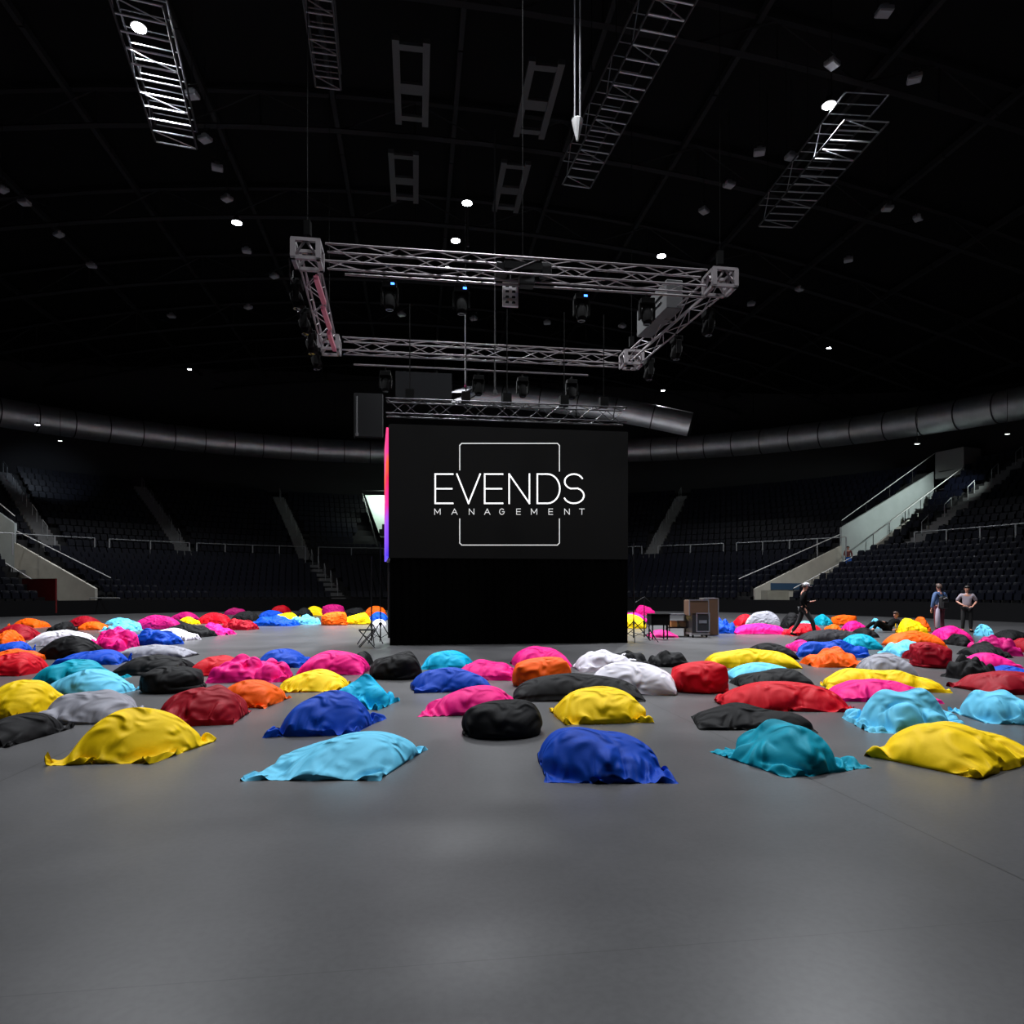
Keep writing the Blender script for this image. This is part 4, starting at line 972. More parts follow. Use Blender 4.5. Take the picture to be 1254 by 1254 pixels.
BAGS = [
 # front row
 (54, 266, 866, 938, 'yellow', 'a1', 3, 'yellow bean bag at the front left, pointed corner trailing right', 1.0, .3),
 (293, 525, 895, 957, 'lightblue', 'a2', 0, 'light blue flat bean bag, closest to the camera left of centre', 1.1, .28),
 (320, 474, 845, 904, 'blue', 'a3', 6, 'royal blue bean bag right behind the front light blue one', 1.1, .35),
 (658, 832, 890, 960, 'blue', 'c21', 0, 'royal blue rumpled bean bag, closest to the camera right of centre', 1.05, -.05),
 (564, 665, 856, 906, 'black', 'q5', 0, 'black round bean bag stool with puckered top, alone in the centre front', .85),
 (672, 802, 840, 888, 'yellow', 'b6', 8, 'yellow plump bean bag behind the front royal blue one, right of the black stool', 1.05),
 (868, 1069, 880, 953, 'teal', 'd7', 16, 'teal crumpled bean bag with folded flaps at the front right', 1.2, -.2),
 (1057, 1290, 883, 954, 'yellow', 'e8', 24, 'yellow long bean bag at the front right corner of the picture', 1.5, -.3),
 (846, 1003, 860, 898, 'black', 'c9', -8, 'black bean bag behind the teal crumpled one', 1.0),
 (1030, 1206, 842, 902, 'lightblue', 'd10', -10, 'light blue crumpled bean bag behind the front right yellow one', 1.1),
 (1160, 1300, 844, 891, 'lightblue', 'c11', -12, 'light blue bean bag cut by the right edge, beside the crumpled light blue one', 1.1),
 (874, 1050, 834, 873, 'red', 'a12', -6, 'bright red long bean bag behind the front right black one', 1.0),
 (1003, 1158, 831, 862, 'pink', 'e13', -6, 'pink bean bag between the bright red long one and the light blue crumpled one', 1.0),
 (1004, 1168, 818, 849, 'yellow', 'e14', -12, 'yellow long flat bean bag just behind the pink and red pair on the right', 1.0),
 (510, 632, 839, 878, 'pink', 'c15', 8, 'pink bean bag directly behind the black round stool in the centre', 1.05, .3),
 (502, 604, 817, 849, 'blue', 'b16', 10, 'royal blue bean bag in the centre behind the pink one', 1.0),
 (556, 634, 807, 834, 'pink', 'a17', -6, 'flat pink bean bag to the left of the orange stool in the centre', 1.0),
 (627, 702, 804, 843, 'orange', 'r18', 4, 'orange bean bag stool in the middle below the screen', .75),
 (624, 701, 791, 818, 'pink', 'b19', 10, 'pink bean bag behind the orange stool below the screen', 1.0),
 (513, 582, 796, 821, 'cyan', 'b20', -8, 'cyan bean bag next to the black stool below the screen', 1.0),
 (452, 517, 796, 833, 'black', 'p21', -4, 'black boxy bean bag stool between the pink and the cyan bag', .85),
 (427, 458, 797, 818, 'black', 'b22', 0, 'small visible end of a black bean bag left of the black boxy stool', .9),
 (362, 455, 796, 828, 'pink', 'b23', 10, 'pink plump bean bag left of the black boxy stool', 1.05, .15),
 (332, 430, 819, 849, 'yellow', 'a24', 6, 'yellow bean bag between the orange one and the cyan one, left of centre', 1.0),
 (396, 490, 825, 870, 'cyan', 'c25', -14, 'cyan rumpled bean bag behind the royal blue one, left of centre', 1.0),
 (252, 358, 832, 868, 'orange', 'b26', -4, 'orange bean bag left of the yellow one, beside the dark red bag', 1.0),
 (175, 309, 838, 892, 'darkred', 'c27', 10, 'dark red bean bag behind the front left yellow one', 1.15),
 (30, 198, 844, 890, 'grey', 'c28', 8, 'light grey bean bag with a wrinkled corner behind the front left yellow one', 1.1),
 (-55, 92, 872, 916, 'black', 'a29', -6, 'black flat bean bag cut by the left edge, nearest of the black ones there', 1.1),
 (-40, 92, 832, 882, 'yellow', 'b30', -6, 'yellow bean bag cut by the left edge behind the black flat one', 1.1),
 (46, 176, 819, 854, 'lightblue', 'b31', -8, 'light blue bean bag behind the light grey one on the left', 1.0),
 (30, 162, 807, 838, 'teal', 'c32', 6, 'teal bean bag behind the light blue one on the left', 1.0),
 (170, 254, 815, 850, 'black', 'p33', 4, 'black boxy bean bag stool behind the dark red bag on the left', .85),
 (226, 304, 802, 829, 'red', 'b34', 6, 'red bean bag partly behind the crumpled pink one, left', .95),
 (250, 360, 800, 837, 'pink', 'd35', 8, 'crumpled pink bean bag behind the orange one, left of centre', 1.05),
 (308, 386, 794, 818, 'blue', 'a36', 0, 'dark royal blue bean bag peeking out behind the crumpled pink one', 1.0),
 (130, 246, 801, 828, 'black', 'e37', 0, 'long black bean bag behind the left black boxy stool', .95),
 (62, 162, 795, 815, 'blue', 'a38', 6, 'royal blue bean bag behind the left teal one', 1.0),
 (138, 245, 789, 806, 'grey', 'e39', 3, 'flat grey bean bag lying on the long black one at left', .9),
 (-32, 64, 798, 829, 'red', 'b40', 4, 'red bean bag at the left edge with an orange one behind it', 1.0),
 (-25, 62, 794, 812, 'orange', 'a41', -6, 'orange bean bag at the left edge behind the red one', .9),
 (39, 134, 778, 808, 'black', 'b42', -4, 'plump black bean bag under a pale grey one, left', 1.0),
 (28, 124, 771, 792, 'white', 'e43', 8, 'pale whitish bean bag right behind the plump black one, left', .9),
 (93, 178, 767, 798, 'pink', 'd44', -10, 'hot pink rumpled bean bag beside the royal blue one, left middle distance', 1.1),
 (150, 226, 769, 791, 'blue', 'c45', -14, 'royal blue bean bag overlapping the hot pink rumpled one', 1.0),
 (180, 247, 769, 785, 'white', 'a46', -10, 'white bean bag just behind the royal blue one, left middle distance', .9),
 (192, 267, 763, 781, 'black', 'a47', -8, 'black bean bag behind the white one, left middle distance', .95),
 (191, 229, 757, 768, 'black', 'p48', 0, 'small black stool like bag end behind the flat black one, left', .8),
 (163, 224, 753, 771, 'magenta', 'b49', 8, 'deep pink bean bag left of the small black one, in dim light', 1.0),
 (232, 290, 762, 778, 'pink', 'c50', -14, 'pink bean bag between the black one and the dark red one, left', .9),
 (265, 318, 757, 772, 'darkred', 'c51', -10, 'dark red bean bag beside the open floor, left middle distance', 1.0),
 (216, 246, 755, 765, 'yellow', 'a52', -14, 'yellow corner of a bean bag peeking out behind the black one, left', .9),
 (240, 284, 750, 764, 'red', 'b53', 8, 'red bean bag behind the dark red one, left middle distance', 1.0),
 (-14, 56, 764, 785, 'darkred', 'b54', -6, 'dark red bean bag at the left edge before the dim orange one', 1.1),
 (-14, 33, 771, 792, 'orange', 'b55', -4, 'reddish orange bean bag cut by the left edge', 1.0),
 (-20, 44, 785, 800, 'blue', 'a56', 0, 'dark blue bean bag cut by the left edge between orange ones', .9),
 (92, 136, 761, 772, 'orange', 'b57', 6, 'orange bean bag behind the hot pink rumpled one', .95),
 (120, 178, 759, 773, 'lightblue', 'd58', 0, 'light blue bean bag behind the hot pink and royal blue pair', 1.0),
 (128, 166, 756, 764, 'lightblue', 'a59', 0, 'dim light blue bean bag farthest back on the left side', .9),
 (76, 127, 754, 768, 'darkred', 'e60', 0, 'dark red bean bag at the foot of the left staircase', 1.1),
 (9, 63, 757, 769, 'orange', 'a61', -4, 'dim orange bean bag below the dark red panel at far left', 1.0),
 (56, 96, 761, 774, 'black', 'a62', 0, 'black bean bag between the dim orange one and the orange one, far left', 1.0),
 (204, 247, 749, 760, 'magenta', 'a63', -6, 'dim dark pink bean bag farthest back near the left block', 1.1),
 (281, 320, 748, 761, 'black', 'b64', -4, 'black bean bag far back left of the royal blue pair', 1.1),
 (273, 304, 744, 753, 'magenta', 'a65', 4, 'dim magenta bean bag far back above the black one', 1.1),
 (306, 368, 753, 767, 'blue', 'c66', -4, 'royal blue bean bag in front of the yellow one far back left', 1.2),
 (316, 350, 747, 757, 'blue', 'b67', 6, 'darker royal blue bean bag behind its twin, far back left', 1.1),
 (330, 368, 750, 760, 'yellow', 'a68', -8, 'small yellow bean bag between the two blue ones, far back left', 1.0),
 (352, 394, 752, 765, 'lightblue', 'd69', -6, 'light blue rumpled bean bag far back beside the royal blue one', 1.1),
 (329, 358, 741, 752, 'red', 'b70', -8, 'red bean bag farthest back above the blue ones', 1.1),
 (372, 398, 742, 754, 'yellow', 'b71', 6, 'yellow bean bag far back with a black one beside it', 1.0),
 (361, 384, 744, 756, 'black', 'b72', 0, 'black bean bag far back left of the pink stacked pair', 1.0),
 (394, 422, 740, 754, 'magenta', 'r73', 0, 'magenta bean bag stacked behind the orange stool, far back left', .9),
 (393, 426, 749, 766, 'orange', 'r74', 0, 'orange bean bag stool far back left of the screen', .9),
 (423, 454, 750, 765, 'yellow', 'p75', 0, 'yellow bean bag stool right of the far orange one', .9),
 (419, 448, 744, 755, 'black', 'p76', 0, 'black bean bag behind the far yellow stool', .9),
 (420, 446, 737, 747, 'pink', 'a77', 0, 'pink bean bag topmost at the far back left of the screen', .9),
 (445, 474, 742, 754, 'orange', 'b78', 0, 'orange bean bag seen behind the black tripods left of the screen', .9),
 (452, 476, 749, 760, 'blue', 'b79', 0, 'blue bean bag seen behind the black tripods left of the screen', .9),
 (454, 474, 758, 767, 'white', 'b80', 0, 'white bean bag seen behind the black tripods left of the screen', .9),
 # right of the screen
 (748, 792, 752, 770, 'yellow', 'b81', -10, 'yellow bean bag just right of the screen base', 1.1),
 (757, 795, 750, 765, 'pink', 'a82', -12, 'pink bean bag lying behind the yellow one just right of the screen', 1.1),
 (776, 803, 741, 753, 'pink', 'a83', 6, 'pink bean bag topmost behind the tripods right of the screen', 1.0),
 (790, 832, 771, 781, 'magenta', 'a84', 0, 'flat magenta bean bag on the floor under the black table', 1.0),
 (866, 907, 756, 776, 'blue', 'd85', 0, 'royal blue bean bag right beside the flight case', 1.1),
 (866, 884, 751, 763, 'red', 'b86', 0, 'red bean bag corner behind the royal blue one at the flight case', .9),
 (896, 930, 752, 767, 'red', 'b87', 8, 'red bean bag right of the royal blue one near the flight case', 1.0),
 (912, 957, 748, 768, 'grey', 'b88', -14, 'grey peaked bean bag behind the pink one right of the flight case', 1.0),
 (895, 966, 763, 777, 'pink', 'e89', -5, 'pink long bean bag in front of the grey peaked one', 1.0),
 (954, 985, 750, 770, 'black', 'b90', 0, 'black bean bag left of the walking person', 1.0),
 (968, 1003, 760, 774, 'lightblue', 'a91', 0, 'pale blue bean bag seen between the walking person\'s legs', 1.0),
 (994, 1021, 752, 766, 'teal', 'b92', 0, 'pale teal bean bag right of the walking person', 1.0),
 (956, 1014, 763, 779, 'red', 'a93', 0, 'red bean bag behind the walking person\'s feet', 1.0),
 (1008, 1034, 764, 774, 'orange', 'a94', -6, 'flat red orange bean bag right of the red one, behind the dark grey flat one', .9),
 (1018, 1050, 753, 766, 'orange', 'r95', 0, 'orange boxy bean bag stool far back on the right', .9),
 (1028, 1066, 760, 773, 'pink', 'a96', -6, 'pink bean bag below the far orange stool, right', 1.0),
 (972, 1066, 770, 787, 'darkgrey', 'e97', -2, 'long dark grey flat bean bag at the walking person\'s feet', 1.1),
 (1040, 1078, 768, 781, 'black', 'b98', 0, 'black bean bag beneath the legs of the reclining person', 1.0),
 (1024, 1084, 776, 796, 'teal', 'b99', -6, 'teal bean bag in front of the reclining person', 1.05),
 (1064, 1082, 757, 770, 'lightblue', 'b100', 0, 'small light blue bean bag behind the reclining person\'s legs', .8),
 (1096, 1138, 757, 777, 'yellow', 'a101', -12, 'yellow bean bag right behind the reclining person', 1.1),
 (1113, 1141, 755, 774, 'orange', 'b102', -4, 'orange bean bag behind the yellow one, left of the standing people', 1.0),
 (1078, 1162, 772, 793, 'orange', 'e103', -8, 'orange long bean bag in front of the yellow one and the reclining person', 1.05),
 (1136, 1194, 766, 786, 'pink', 'b104', -5, 'pink plump bean bag at the feet of the two standing people', 1.1),
 (1153, 1194, 776, 792, 'black', 'a105', 0, 'black bean bag just before the pink plump one, right', 1.0),
 (1072, 1148, 783, 804, 'lightblue', 'c106', 0, 'light blue bean bag behind the dark red stool on the right', 1.05),
 (1106, 1128, 796, 810, 'darkred', 'b107', 0, 'dark red bag corner peeking out left of the dark red stool', .8),
 (1112, 1167, 786, 819, 'darkred', 'r108', 0, 'dark red boxy bean bag stool on the right', .95),
 (1192, 1219, 764, 780, 'lightblue', 'b109', -8, 'light blue rounded bean bag right of the standing people', .9),
 (1204, 1275, 771, 788, 'black', 'e110', 0, 'black long bean bag at the right edge behind the magenta one', 1.1),
 (1180, 1255, 777, 804, 'magenta', 'c111', -14, 'dim magenta bean bag near the right edge', 1.1),
 (1226, 1290, 781, 800, 'darkred', 'b112', 0, 'dark red bean bag at the right edge behind the magenta one', 1.0),
 (1170, 1243, 785, 806, 'black', 'c113', 0, 'black rumpled bean bag in front of the dim magenta one', 1.0),
 (1170, 1256, 799, 820, 'pink', 'a114', -8, 'hot pink bean bag under the black folded one at right', 1.0),
 (1150, 1230, 800, 835, 'black', 'd115', 12, 'black folded bean bag lying over the hot pink one, right', .95),
 (1190, 1280, 814, 832, 'blue', 'a116', 0, 'royal blue flat bean bag at the right edge behind the dark red one', .95),
 (1158, 1320, 821, 852, 'darkred', 'a117', 4, 'dark red bean bag at the right edge behind the light blue pair', 1.1),
 (1043, 1127, 799, 832, 'grey', 'b118', -8, 'pale grey domed bean bag in the right middle distance', .95),
 (978, 1063, 791, 818, 'orange', 'c119', -5, 'orange rumpled bean bag left of the pale grey domed one', 1.0),
 (974, 1068, 783, 806, 'blue', 'c120', -14, 'royal blue bean bag behind the orange rumpled one', 1.0),
 (960, 1000, 783, 799, 'pink', 'a121', 0, 'pink bean bag peeking out left of the royal blue one, right side', .95),
 (908, 980, 787, 808, 'black', 'e122', -6, 'black bean bag behind the bright yellow one right of centre', 1.0),
 (858, 984, 794, 819, 'yellow', 'e123', -6, 'bright yellow long bean bag right of centre behind the red stool', 1.0),
 (884, 988, 811, 836, 'lightblue', 'e124', -3, 'pale blue flat bean bag between the bright yellow one and the black one', .95),
 (892, 1003, 818, 846, 'black', 'a125', -4, 'black bean bag directly behind the bright red long one', 1.0),
 (821, 894, 809, 850, 'red', 'r126', 2, 'red boxy bean bag stool right of centre', .8),
 (700, 790, 795, 823, 'white', 'c127', 6, 'white bean bag with a black one lying against it, below the screen', 1.0),
 (733, 800, 796, 822, 'black', 'd128', 4, 'black crumpled bean bag leaning on the white one, below the screen', .95),
 (792, 846, 796, 818, 'black', 'c129', -8, 'black slack bean bag behind the red stool, right of the crumpled one', .95),
 (716, 832, 810, 852, 'white', 'b130', -12, 'white bean bag with a drawn out corner behind the black long one', 1.0),
 (628, 792, 824, 860, 'black', 'e131', 0, 'long black bean bag behind the yellow plump one, centre', 1.0),
]
used_sims = {}
for row in BAGS:
    x0, x1, yt, yb, colr, simk, rot, lab, D = row[:9]; sh = row[9] if len(row) > 9 else 0.0
    k, n = simk[0], int(simk[1:])
    # distant bags share a few sewn shapes, near ones get a shape of their own
    if yb < 838:
        base_n = {'a': 900, 'b': 910, 'c': 920, 'd': 930, 'e': 940, 'p': 950, 'q': 960, 'r': 970}[k]
        simk = k + str(base_n + n % (3 if k in 'abc' else 2))
    elif k == 'r': simk = 'r97' + str(n % 2)
    bag(x0, x1, yt, yb, colr, simk, rot + (180 if n % 3 == 0 and yb < 838 else 0), lab, D, mir=(n % 2 == 1 and yb < 838), sh=sh)
# ------------------------------------------------------------------ equipment beside the wall
def tripod(px, pyb, h, lab, bar=False, spread=.55, rz=0.0):
    Y = F * CAMZ / (pyb - HZ); rt = empty('tripod_stand', ((px - 627) / F * Y, Y, 0), rz); tag(rt, lab, 'stand', 'black tripod stands beside the wall')
    MB().tube((0, 0, .12), (0, 0, h * .55), .02, 8).tube((0, 0, h * .5), (0, 0, h), .014, 8).build('pole', M_BLK, rt, smooth=True)
    MB().tube((0, 0, .5), (0, 0, .62), .035, 8).tube((.03, 0, .56), (.08, 0, .56), .015, 6).build('collar', M_BLK, rt)
    for k in range(3):
        a = 2 * PI * k / 3 + .4; c, s = math.cos(a), math.sin(a)
        MB().tube((c * .03, s * .03, .6), (c * spread, s * spread, .02), .014, 6).build('leg', M_BLK, rt)
        MB().tube((0, 0, .16), (c * spread * .55, s * spread * .55, .28), .009, 5).build('brace', M_BLK, rt)
    if bar: MB().tube((-.35, 0, h - .12), (0, 0, h + .05), .012, 6).tube((0, 0, h + .05), (.22, 0, h - .1), .012, 6).build('cross_bar', M_BLK, rt)
    return rt
tripod(455, 790, 2.5, 'black tripod stand left of the video wall, the outer one', spread=.42, rz=.5)
tripod(466, 788, 2.9, 'black tripod stand left of the video wall, closer to it', spread=.42, rz=1.4)
tripod(776, 786, 3.0, 'tall black tripod stand right of the video wall, closer to it', spread=.6)
tripod(789, 785, 1.3, 'shorter black tripod stand right of the video wall, with a slanted top bar', True, spread=.75, rz=.5)
# folded chair like clutter at the left tripods
Y = 18.3; rt = empty('folding_stool', ((449 - 627) / F * Y, Y, 0), .3); tag(rt, 'small black folding stool tangled between the tripods left of the wall', 'stool')
MB().box((0, 0, .48), (.4, .3, .03)).build('seat', M_BLK, rt)
for s in (-1, 1):
    MB().tube((-.2, s * .14, .47), (.2, s * .14, .01), .012, 5).build('leg', M_BLK, rt); MB().tube((.2, s * .14, .47), (-.2, s * .14, .01), .012, 5).build('leg', M_BLK, rt)
M_CASE = mat('case_plywood', S(92, 66, 48), .6, noise=.25, scale=4); M_EDGE = mat('case_edge', (.38, .37, .39), .35, metal=.7); M_LAM = mat('case_laminate', (.02, .02, .022), .4)
Y = 22.3; fc = empty('flight_case', ((856 - 627) / F * Y, Y, 0), math.radians(4)); tag(fc, 'brown flight case on castors with a pale framed opening, right of the screen', 'case')
MB().box((0, .3, .98), (.62, .6, .5)).build('upper_case', M_CASE, fc, bevel=.01)
MB().box((.05, .3, .48), (.56, .6, .66)).build('lower_case', M_LAM, fc, bevel=.01)
mb = MB()
for x in (-.08, .34): mb.box((x, -.01, .5), (.035, .03, .62))
for z in (.2, .8): mb.box((.13, -.01, z), (.45, .03, .035))
mb.box((0, 0, 1.235), (.66, .05, .03)); mb.box((-.32, 0, .98), (.03, .03, .5)); mb.box((.32, 0, .98), (.03, .03, .5)); mb.build('edge_trim', M_EDGE, fc)
MB().box((.13, -.0, .52), (.26, .03, .1)).box((.13, -.02, .52), (.12, .02, .05)).build('recessed_handle', mat('handle_plate', (.3, .3, .32), .35, metal=.5), fc)
MB().box((.05, .3, .12), (.62, .62, .06)).build('castor_board', mat('castor_board', (.2, .19, .2), .5), fc)
for x in (-.18, .28):
    for y in (.08, .52): MB().tube((x - .02, y, .045), (x + .02, y, .045), .045, 12).box((x, y, .08), (.03, .05, .04)).build('castor', M_BLK, fc)
Y = 23.4; o = empty('flight_case', ((868 - 627) / F * Y, Y, 0), 0); tag(o, 'brown case standing just behind the framed flight case', 'case')
MB().box((0, 0, .64), (.5, .5, 1.24)).build('case_body', M_CASE, o, bevel=.015); MB().box((0, 0, 1.28), (.52, .52, .03)).box((.25, -.25, .64), (.03, .03, 1.24)).build('edge_trim', M_EDGE, o)
Y = 22.9; o = empty('leaning_board', ((842 - 627) / F * Y, Y, 0), 0); tag(o, 'narrow pale board leaning against the left of the flight case', 'board')
MB().box((0, .1, .62), (.16, .04, 1.24), .3, .06).build('board', mat('worn_board', (.16, .13, .10), .5, noise=.4, scale=6), o)
Y = 23.0; o = empty('equipment_trolley', ((829 - 627) / F * Y, Y, 0), 0); tag(o, 'low black trolley holding brown boxes, left of the flight case', 'trolley')
MB().box((0, 0, .74), (.66, .5, .04)).build('top_shelf', mat('trolley_top', (.16, .16, .17), .3, metal=.5), o); MB().box((0, 0, .3), (.66, .5, .04)).build('bottom_shelf', M_BLK, o)
for x in (-.31, .31):
    for y in (-.23, .23): MB().box((x, y, .4), (.03, .03, .7)).tube((x, y, .045), (x + .03, y, .045), .045, 10).build('leg', M_BLK, o)
for x, c in ((-.14, S(150, 100, 50)), (.15, S(90, 66, 44))):
    b = MB().box((0, 0, 0), (.2, .3, .2), .1).box((0, -.151, .02), (.06, .004, .03), .1).build('storage_box', mat('box_' + str(x), c, .6)); b.location = (o.location.x + x, Y, .425)
    tag(b, 'small %s box on the black trolley' % ('orange brown' if x < 0 else 'dark brown'), 'box')
Y = 21.6; o = empty('keyboard_case', ((806 - 627) / F * Y, Y, 0), .1); tag(o, 'black covered table between the tripods and the trolley', 'table')
MB().box((0, 0, .62), (.6, .5, .34)).box((0, -.02, .8), (.64, .54, .03)).build('body', M_BLKM, o, bevel=.02)
for x in (-.24, .24):
    for y in (-.18, .18): MB().tube((x, y, .46), (x, y, .0), .025, 6).build('leg', M_BLK, o)

# ------------------------------------------------------------------ people
SKIN = mat('skin', S(196, 140, 120), .5, noise=.06, scale=20)
def skinned(name, verts, edges, radii, m, parent, root=0, sub=2):
    me = bpy.data.meshes.new(name); me.from_pydata(verts, edges, []); o = bpy.data.objects.new(name, me); COL.objects.link(o)
    md = o.modifiers.new('skin', 'SKIN'); md.use_smooth_shade = True; md.branch_smoothing = .6
    for i, v in enumerate(me.skin_vertices[0].data):
        r = radii[i]; v.radius = r if isinstance(r, tuple) else (r, r); v.use_root = (i == root)
    sb = o.modifiers.new('sub', 'SUBSURF'); sb.levels = 1; sb.render_levels = sub
    me.materials.append(m); o.parent = parent
    return o
def person(loc, rz, label, J, top, legs, shoes, hair, hat=None, coat=.022, long_sleeve=True, extra=None):
    """J: joints in local metres, the body faces -Y; arms and legs are (left, right) pairs"""
    rt = empty('person', loc, rz); tag(rt, label, 'person')
    v = []; e = []; r = []
    def a(p, rad, par=None):
        v.append(tuple(p)); r.append(rad)
        if par is not None: e.append((par, len(v) - 1))
        return len(v) - 1
    pel = a(J['pelvis'], (.145, .105)); sp = a(J['spine'], (.125, .095), pel); ch = a(J['chest'], (.155, .105), sp); nk = a(J['neck'], .052, ch)
    hd = Vector(J['head']); up = (hd - Vector(J['neck'])).normalized(); fw = Vector(J['face']).normalized()
    h0 = a(hd - up * .085 + fw * .012, (.058, .062), nk); h1 = a(hd + fw * .0, (.076, .092), h0); h2 = a(hd + up * .075, (.07, .082), h1)
    for i, s in enumerate((-1, 1)):
        sh = a(J['shoulder'][i], .062, ch); el = a(J['elbow'][i], .042, sh); wr = a(J['wrist'][i], .028, el)
        d = (Vector(J['hand'][i]) - Vector(J['wrist'][i])).normalized(); sd = d.cross(Vector((0, 0, 1))); sd = sd.normalized() if sd.length > .1 else Vector((0, 1, 0)); dn = d.cross(sd)
        w = Vector(J['wrist'][i]); pm = a(w + d * .075, (.038, .018), wr)
        for q, (off, ln) in enumerate(((-.028, .062), (-.01, .075), (.01, .07), (.028, .055))):
            k1 = a(w + d * (.095 + ln * .5) + sd * off + dn * .008, .0095, pm); a(w + d * (.09 + ln) + sd * off * 1.05 + dn * .028, .008, k1)
        t1 = a(w + d * .06 + sd * -.045 + dn * .012, .011, wr); a(w + d * .095 + sd * -.055 + dn * .03, .009, t1)
        hp = a(J['hip'][i], .085, pel); kn = a(J['knee'][i], .058, hp); an = a(J['ankle'][i], .04, kn); a(J['toe'][i], (.038, .028), an)
    skinned('body', v, e, r, SKIN, rt)
    # face: nose, ears, eyes, brows and mouth
    rgt = up.cross(fw).normalized(); f0 = hd + fw * .088
    MB().tube(f0 + up * .012 - fw * .006, f0 - up * .022 + fw * .018, .009, 6, r2=.014).build('nose', SKIN, rt, smooth=True)
    for s in (-1, 1):
        MB().lathe([(.004, -.02), (.013, -.008), (.014, .01), (.005, .022)], hd + rgt * (s * .08), 8).build('ear', SKIN, rt, smooth=True)
        MB().lathe([(.003, -.008), (.011, 0), (.003, .008)], f0 + rgt * (s * .031) + up * .012 - fw * .008, 8).build('eye', mat('eye_dark', (.03, .02, .02), .2), rt, smooth=True)
    MB().tube(f0 - up * .048 - rgt * .022 - fw * .004, f0 - up * .048 + rgt * .022 - fw * .004, .005, 5).build('mouth', mat('lips', S(150, 80, 75), .5), rt)
    # hair: a cap over the back and top of the head
    bm = bmesh.new(); bmesh.ops.create_uvsphere(bm, u_segments=20, v_segments=14, radius=1)
    M3 = Matrix((rgt, -fw, up)).transposed()
    for q in list(bm.verts):
        if q.co.y < -.25 and q.co.z < .42 or q.co.z < -.55: bm.verts.remove(q)
    for q in bm.verts: q.co = hd + up * .022 + M3 @ Vector((q.co.x * .088, q.co.y * .106 + .004, q.co.z * .112))
    me = bpy.data.meshes.new('hair'); bm.to_mesh(me); bm.free(); me.materials.append(hair); me.polygons.foreach_set('use_smooth', [True] * len(me.polygons))
    o = bpy.data.objects.new('hair', me); COL.objects.link(o); o.parent = rt; so = o.modifiers.new('solid', 'SOLIDIFY'); so.thickness = .012; so.offset = 1
    if hat:
        b = MB(); b.lathe([(.105, 0), (.11, .03), (.09, .085), (.04, .105)], (0, 0, 0), 16, M3 @ Matrix.Identity(3)); b.v = [tuple(Vector(q) + hd + up * .05) for q in b.v]
        b.box(hd + up * .055 + fw * .13, (.13, .1, .012), math.atan2(fw.x, -fw.y) * 1.0); b.build('cap', hat, rt, smooth=True)
    # jacket or shirt
    v = []; e = []; r = []
    c = coat
    pl = a(Vector(J['pelvis']) + Vector((0, 0, -.02)), (.155 + c, .12 + c)); s1 = a(J['spine'], (.14 + c, .105 + c), pl); c1 = a(J['chest'], (.165 + c, .115 + c), s1); a(Vector(J['chest']).lerp(Vector(J['neck']), .86), (.088, .078), c1)
    for i in range(2):
        sh = a(Vector(J['shoulder'][i]) + Vector((0, 0, .012)), .08 + c * .4, c1); el = a(J['elbow'][i], .055 + c * .5, sh)
        if long_sleeve: a(Vector(J['elbow'][i]).lerp(Vector(J['wrist'][i]), .93), .04 + c * .4, el)
    skinned('jacket' if long_sleeve else 't_shirt', v, e, r, top, rt, root=0)
    v = []; e = []; r = []
    p0 = a(Vector(J['pelvis']) + Vector((0, 0, .04)), (.158, .122)); 
    for i in range(2):
        hp = a(J['hip'][i], .105, p0); kn = a(J['knee'][i], .078, hp); a(Vector(J['knee'][i]).lerp(Vector(J['ankle'][i]), .93), .06, kn)
    skinned('trousers', v, e, r, legs, rt, root=0)
    for i in range(2):
        v = []; e = []; r = []; an = Vector(J['ankle'][i]); to = Vector(J['toe'][i]); d = (to - an); d.z = 0; d = d.normalized()
        q = a(an - d * .05 + Vector((0, 0, -.02)), .05); q2 = a(an.lerp(to, .5) + Vector((0, 0, -.01)), .048, q); a(to + d * .04, (.045, .035), q2); skinned('shoe', v, e, r, shoes, rt, root=0, sub=1)
    return rt
BL = mat('cloth_black', (.003, .003, .0035), .9, spec=.1); DK = mat('hair_dark', (.02, .014, .012), .6)
def stand(arms, head_f=(0, -1, 0), h=1.0, stride=0):
    z = lambda p: (p[0], p[1], p[2] * h)
    J = dict(pelvis=z((0, 0, .95)), spine=z((0, 0, 1.14)), chest=z((0, .0, 1.34)), neck=z((0, -.01, 1.50)), head=z((0, -.03, 1.635)), face=head_f,
             shoulder=[z((-.18, 0, 1.42)), z((.18, 0, 1.42))], hip=[z((-.095, 0, .9)), z((.095, 0, .9))],
             knee=[z((-.12, -.02, .49)), z((.12, -.02, .49))], ankle=[(-.13, .02, .09), (.13, .02, .09)], toe=[(-.15, -.12, .04), (.15, -.12, .04)])
    J['elbow'], J['wrist'], J['hand'] = [[z(q) for q in pr] for pr in arms]
    return J
# walking person, seen from the side, heading right
J = stand((((-.24, .10, 1.16), (.22, .0, 1.13)), ((-.22, -.02, .92), (.17, -.26, 1.14)), ((-.21, -.06, .84), (.14, -.36, 1.18))), h=1.03)
J['knee'] = [(-.1, -.26, .52), (.1, .13, .50)]; J['ankle'] = [(-.1, -.34, .1), (.1, .36, .13)]; J['toe'] = [(-.1, -.5, .06), (.1, .22, .04)]; J['head'] = (0, -.06, 1.67); J['face'] = (0, -1, -.25)
Yw = 22.75; person(((984 - 627) / F * Yw, Yw, 0), math.radians(90 - 14), 'person in a black jacket and pale cap walking right, one hand raised in front', J, BL, mat('trousers_black', (.005, .005, .006), .8), BL, DK, hat=mat('cap_grey', (.45, .45, .47), .6))
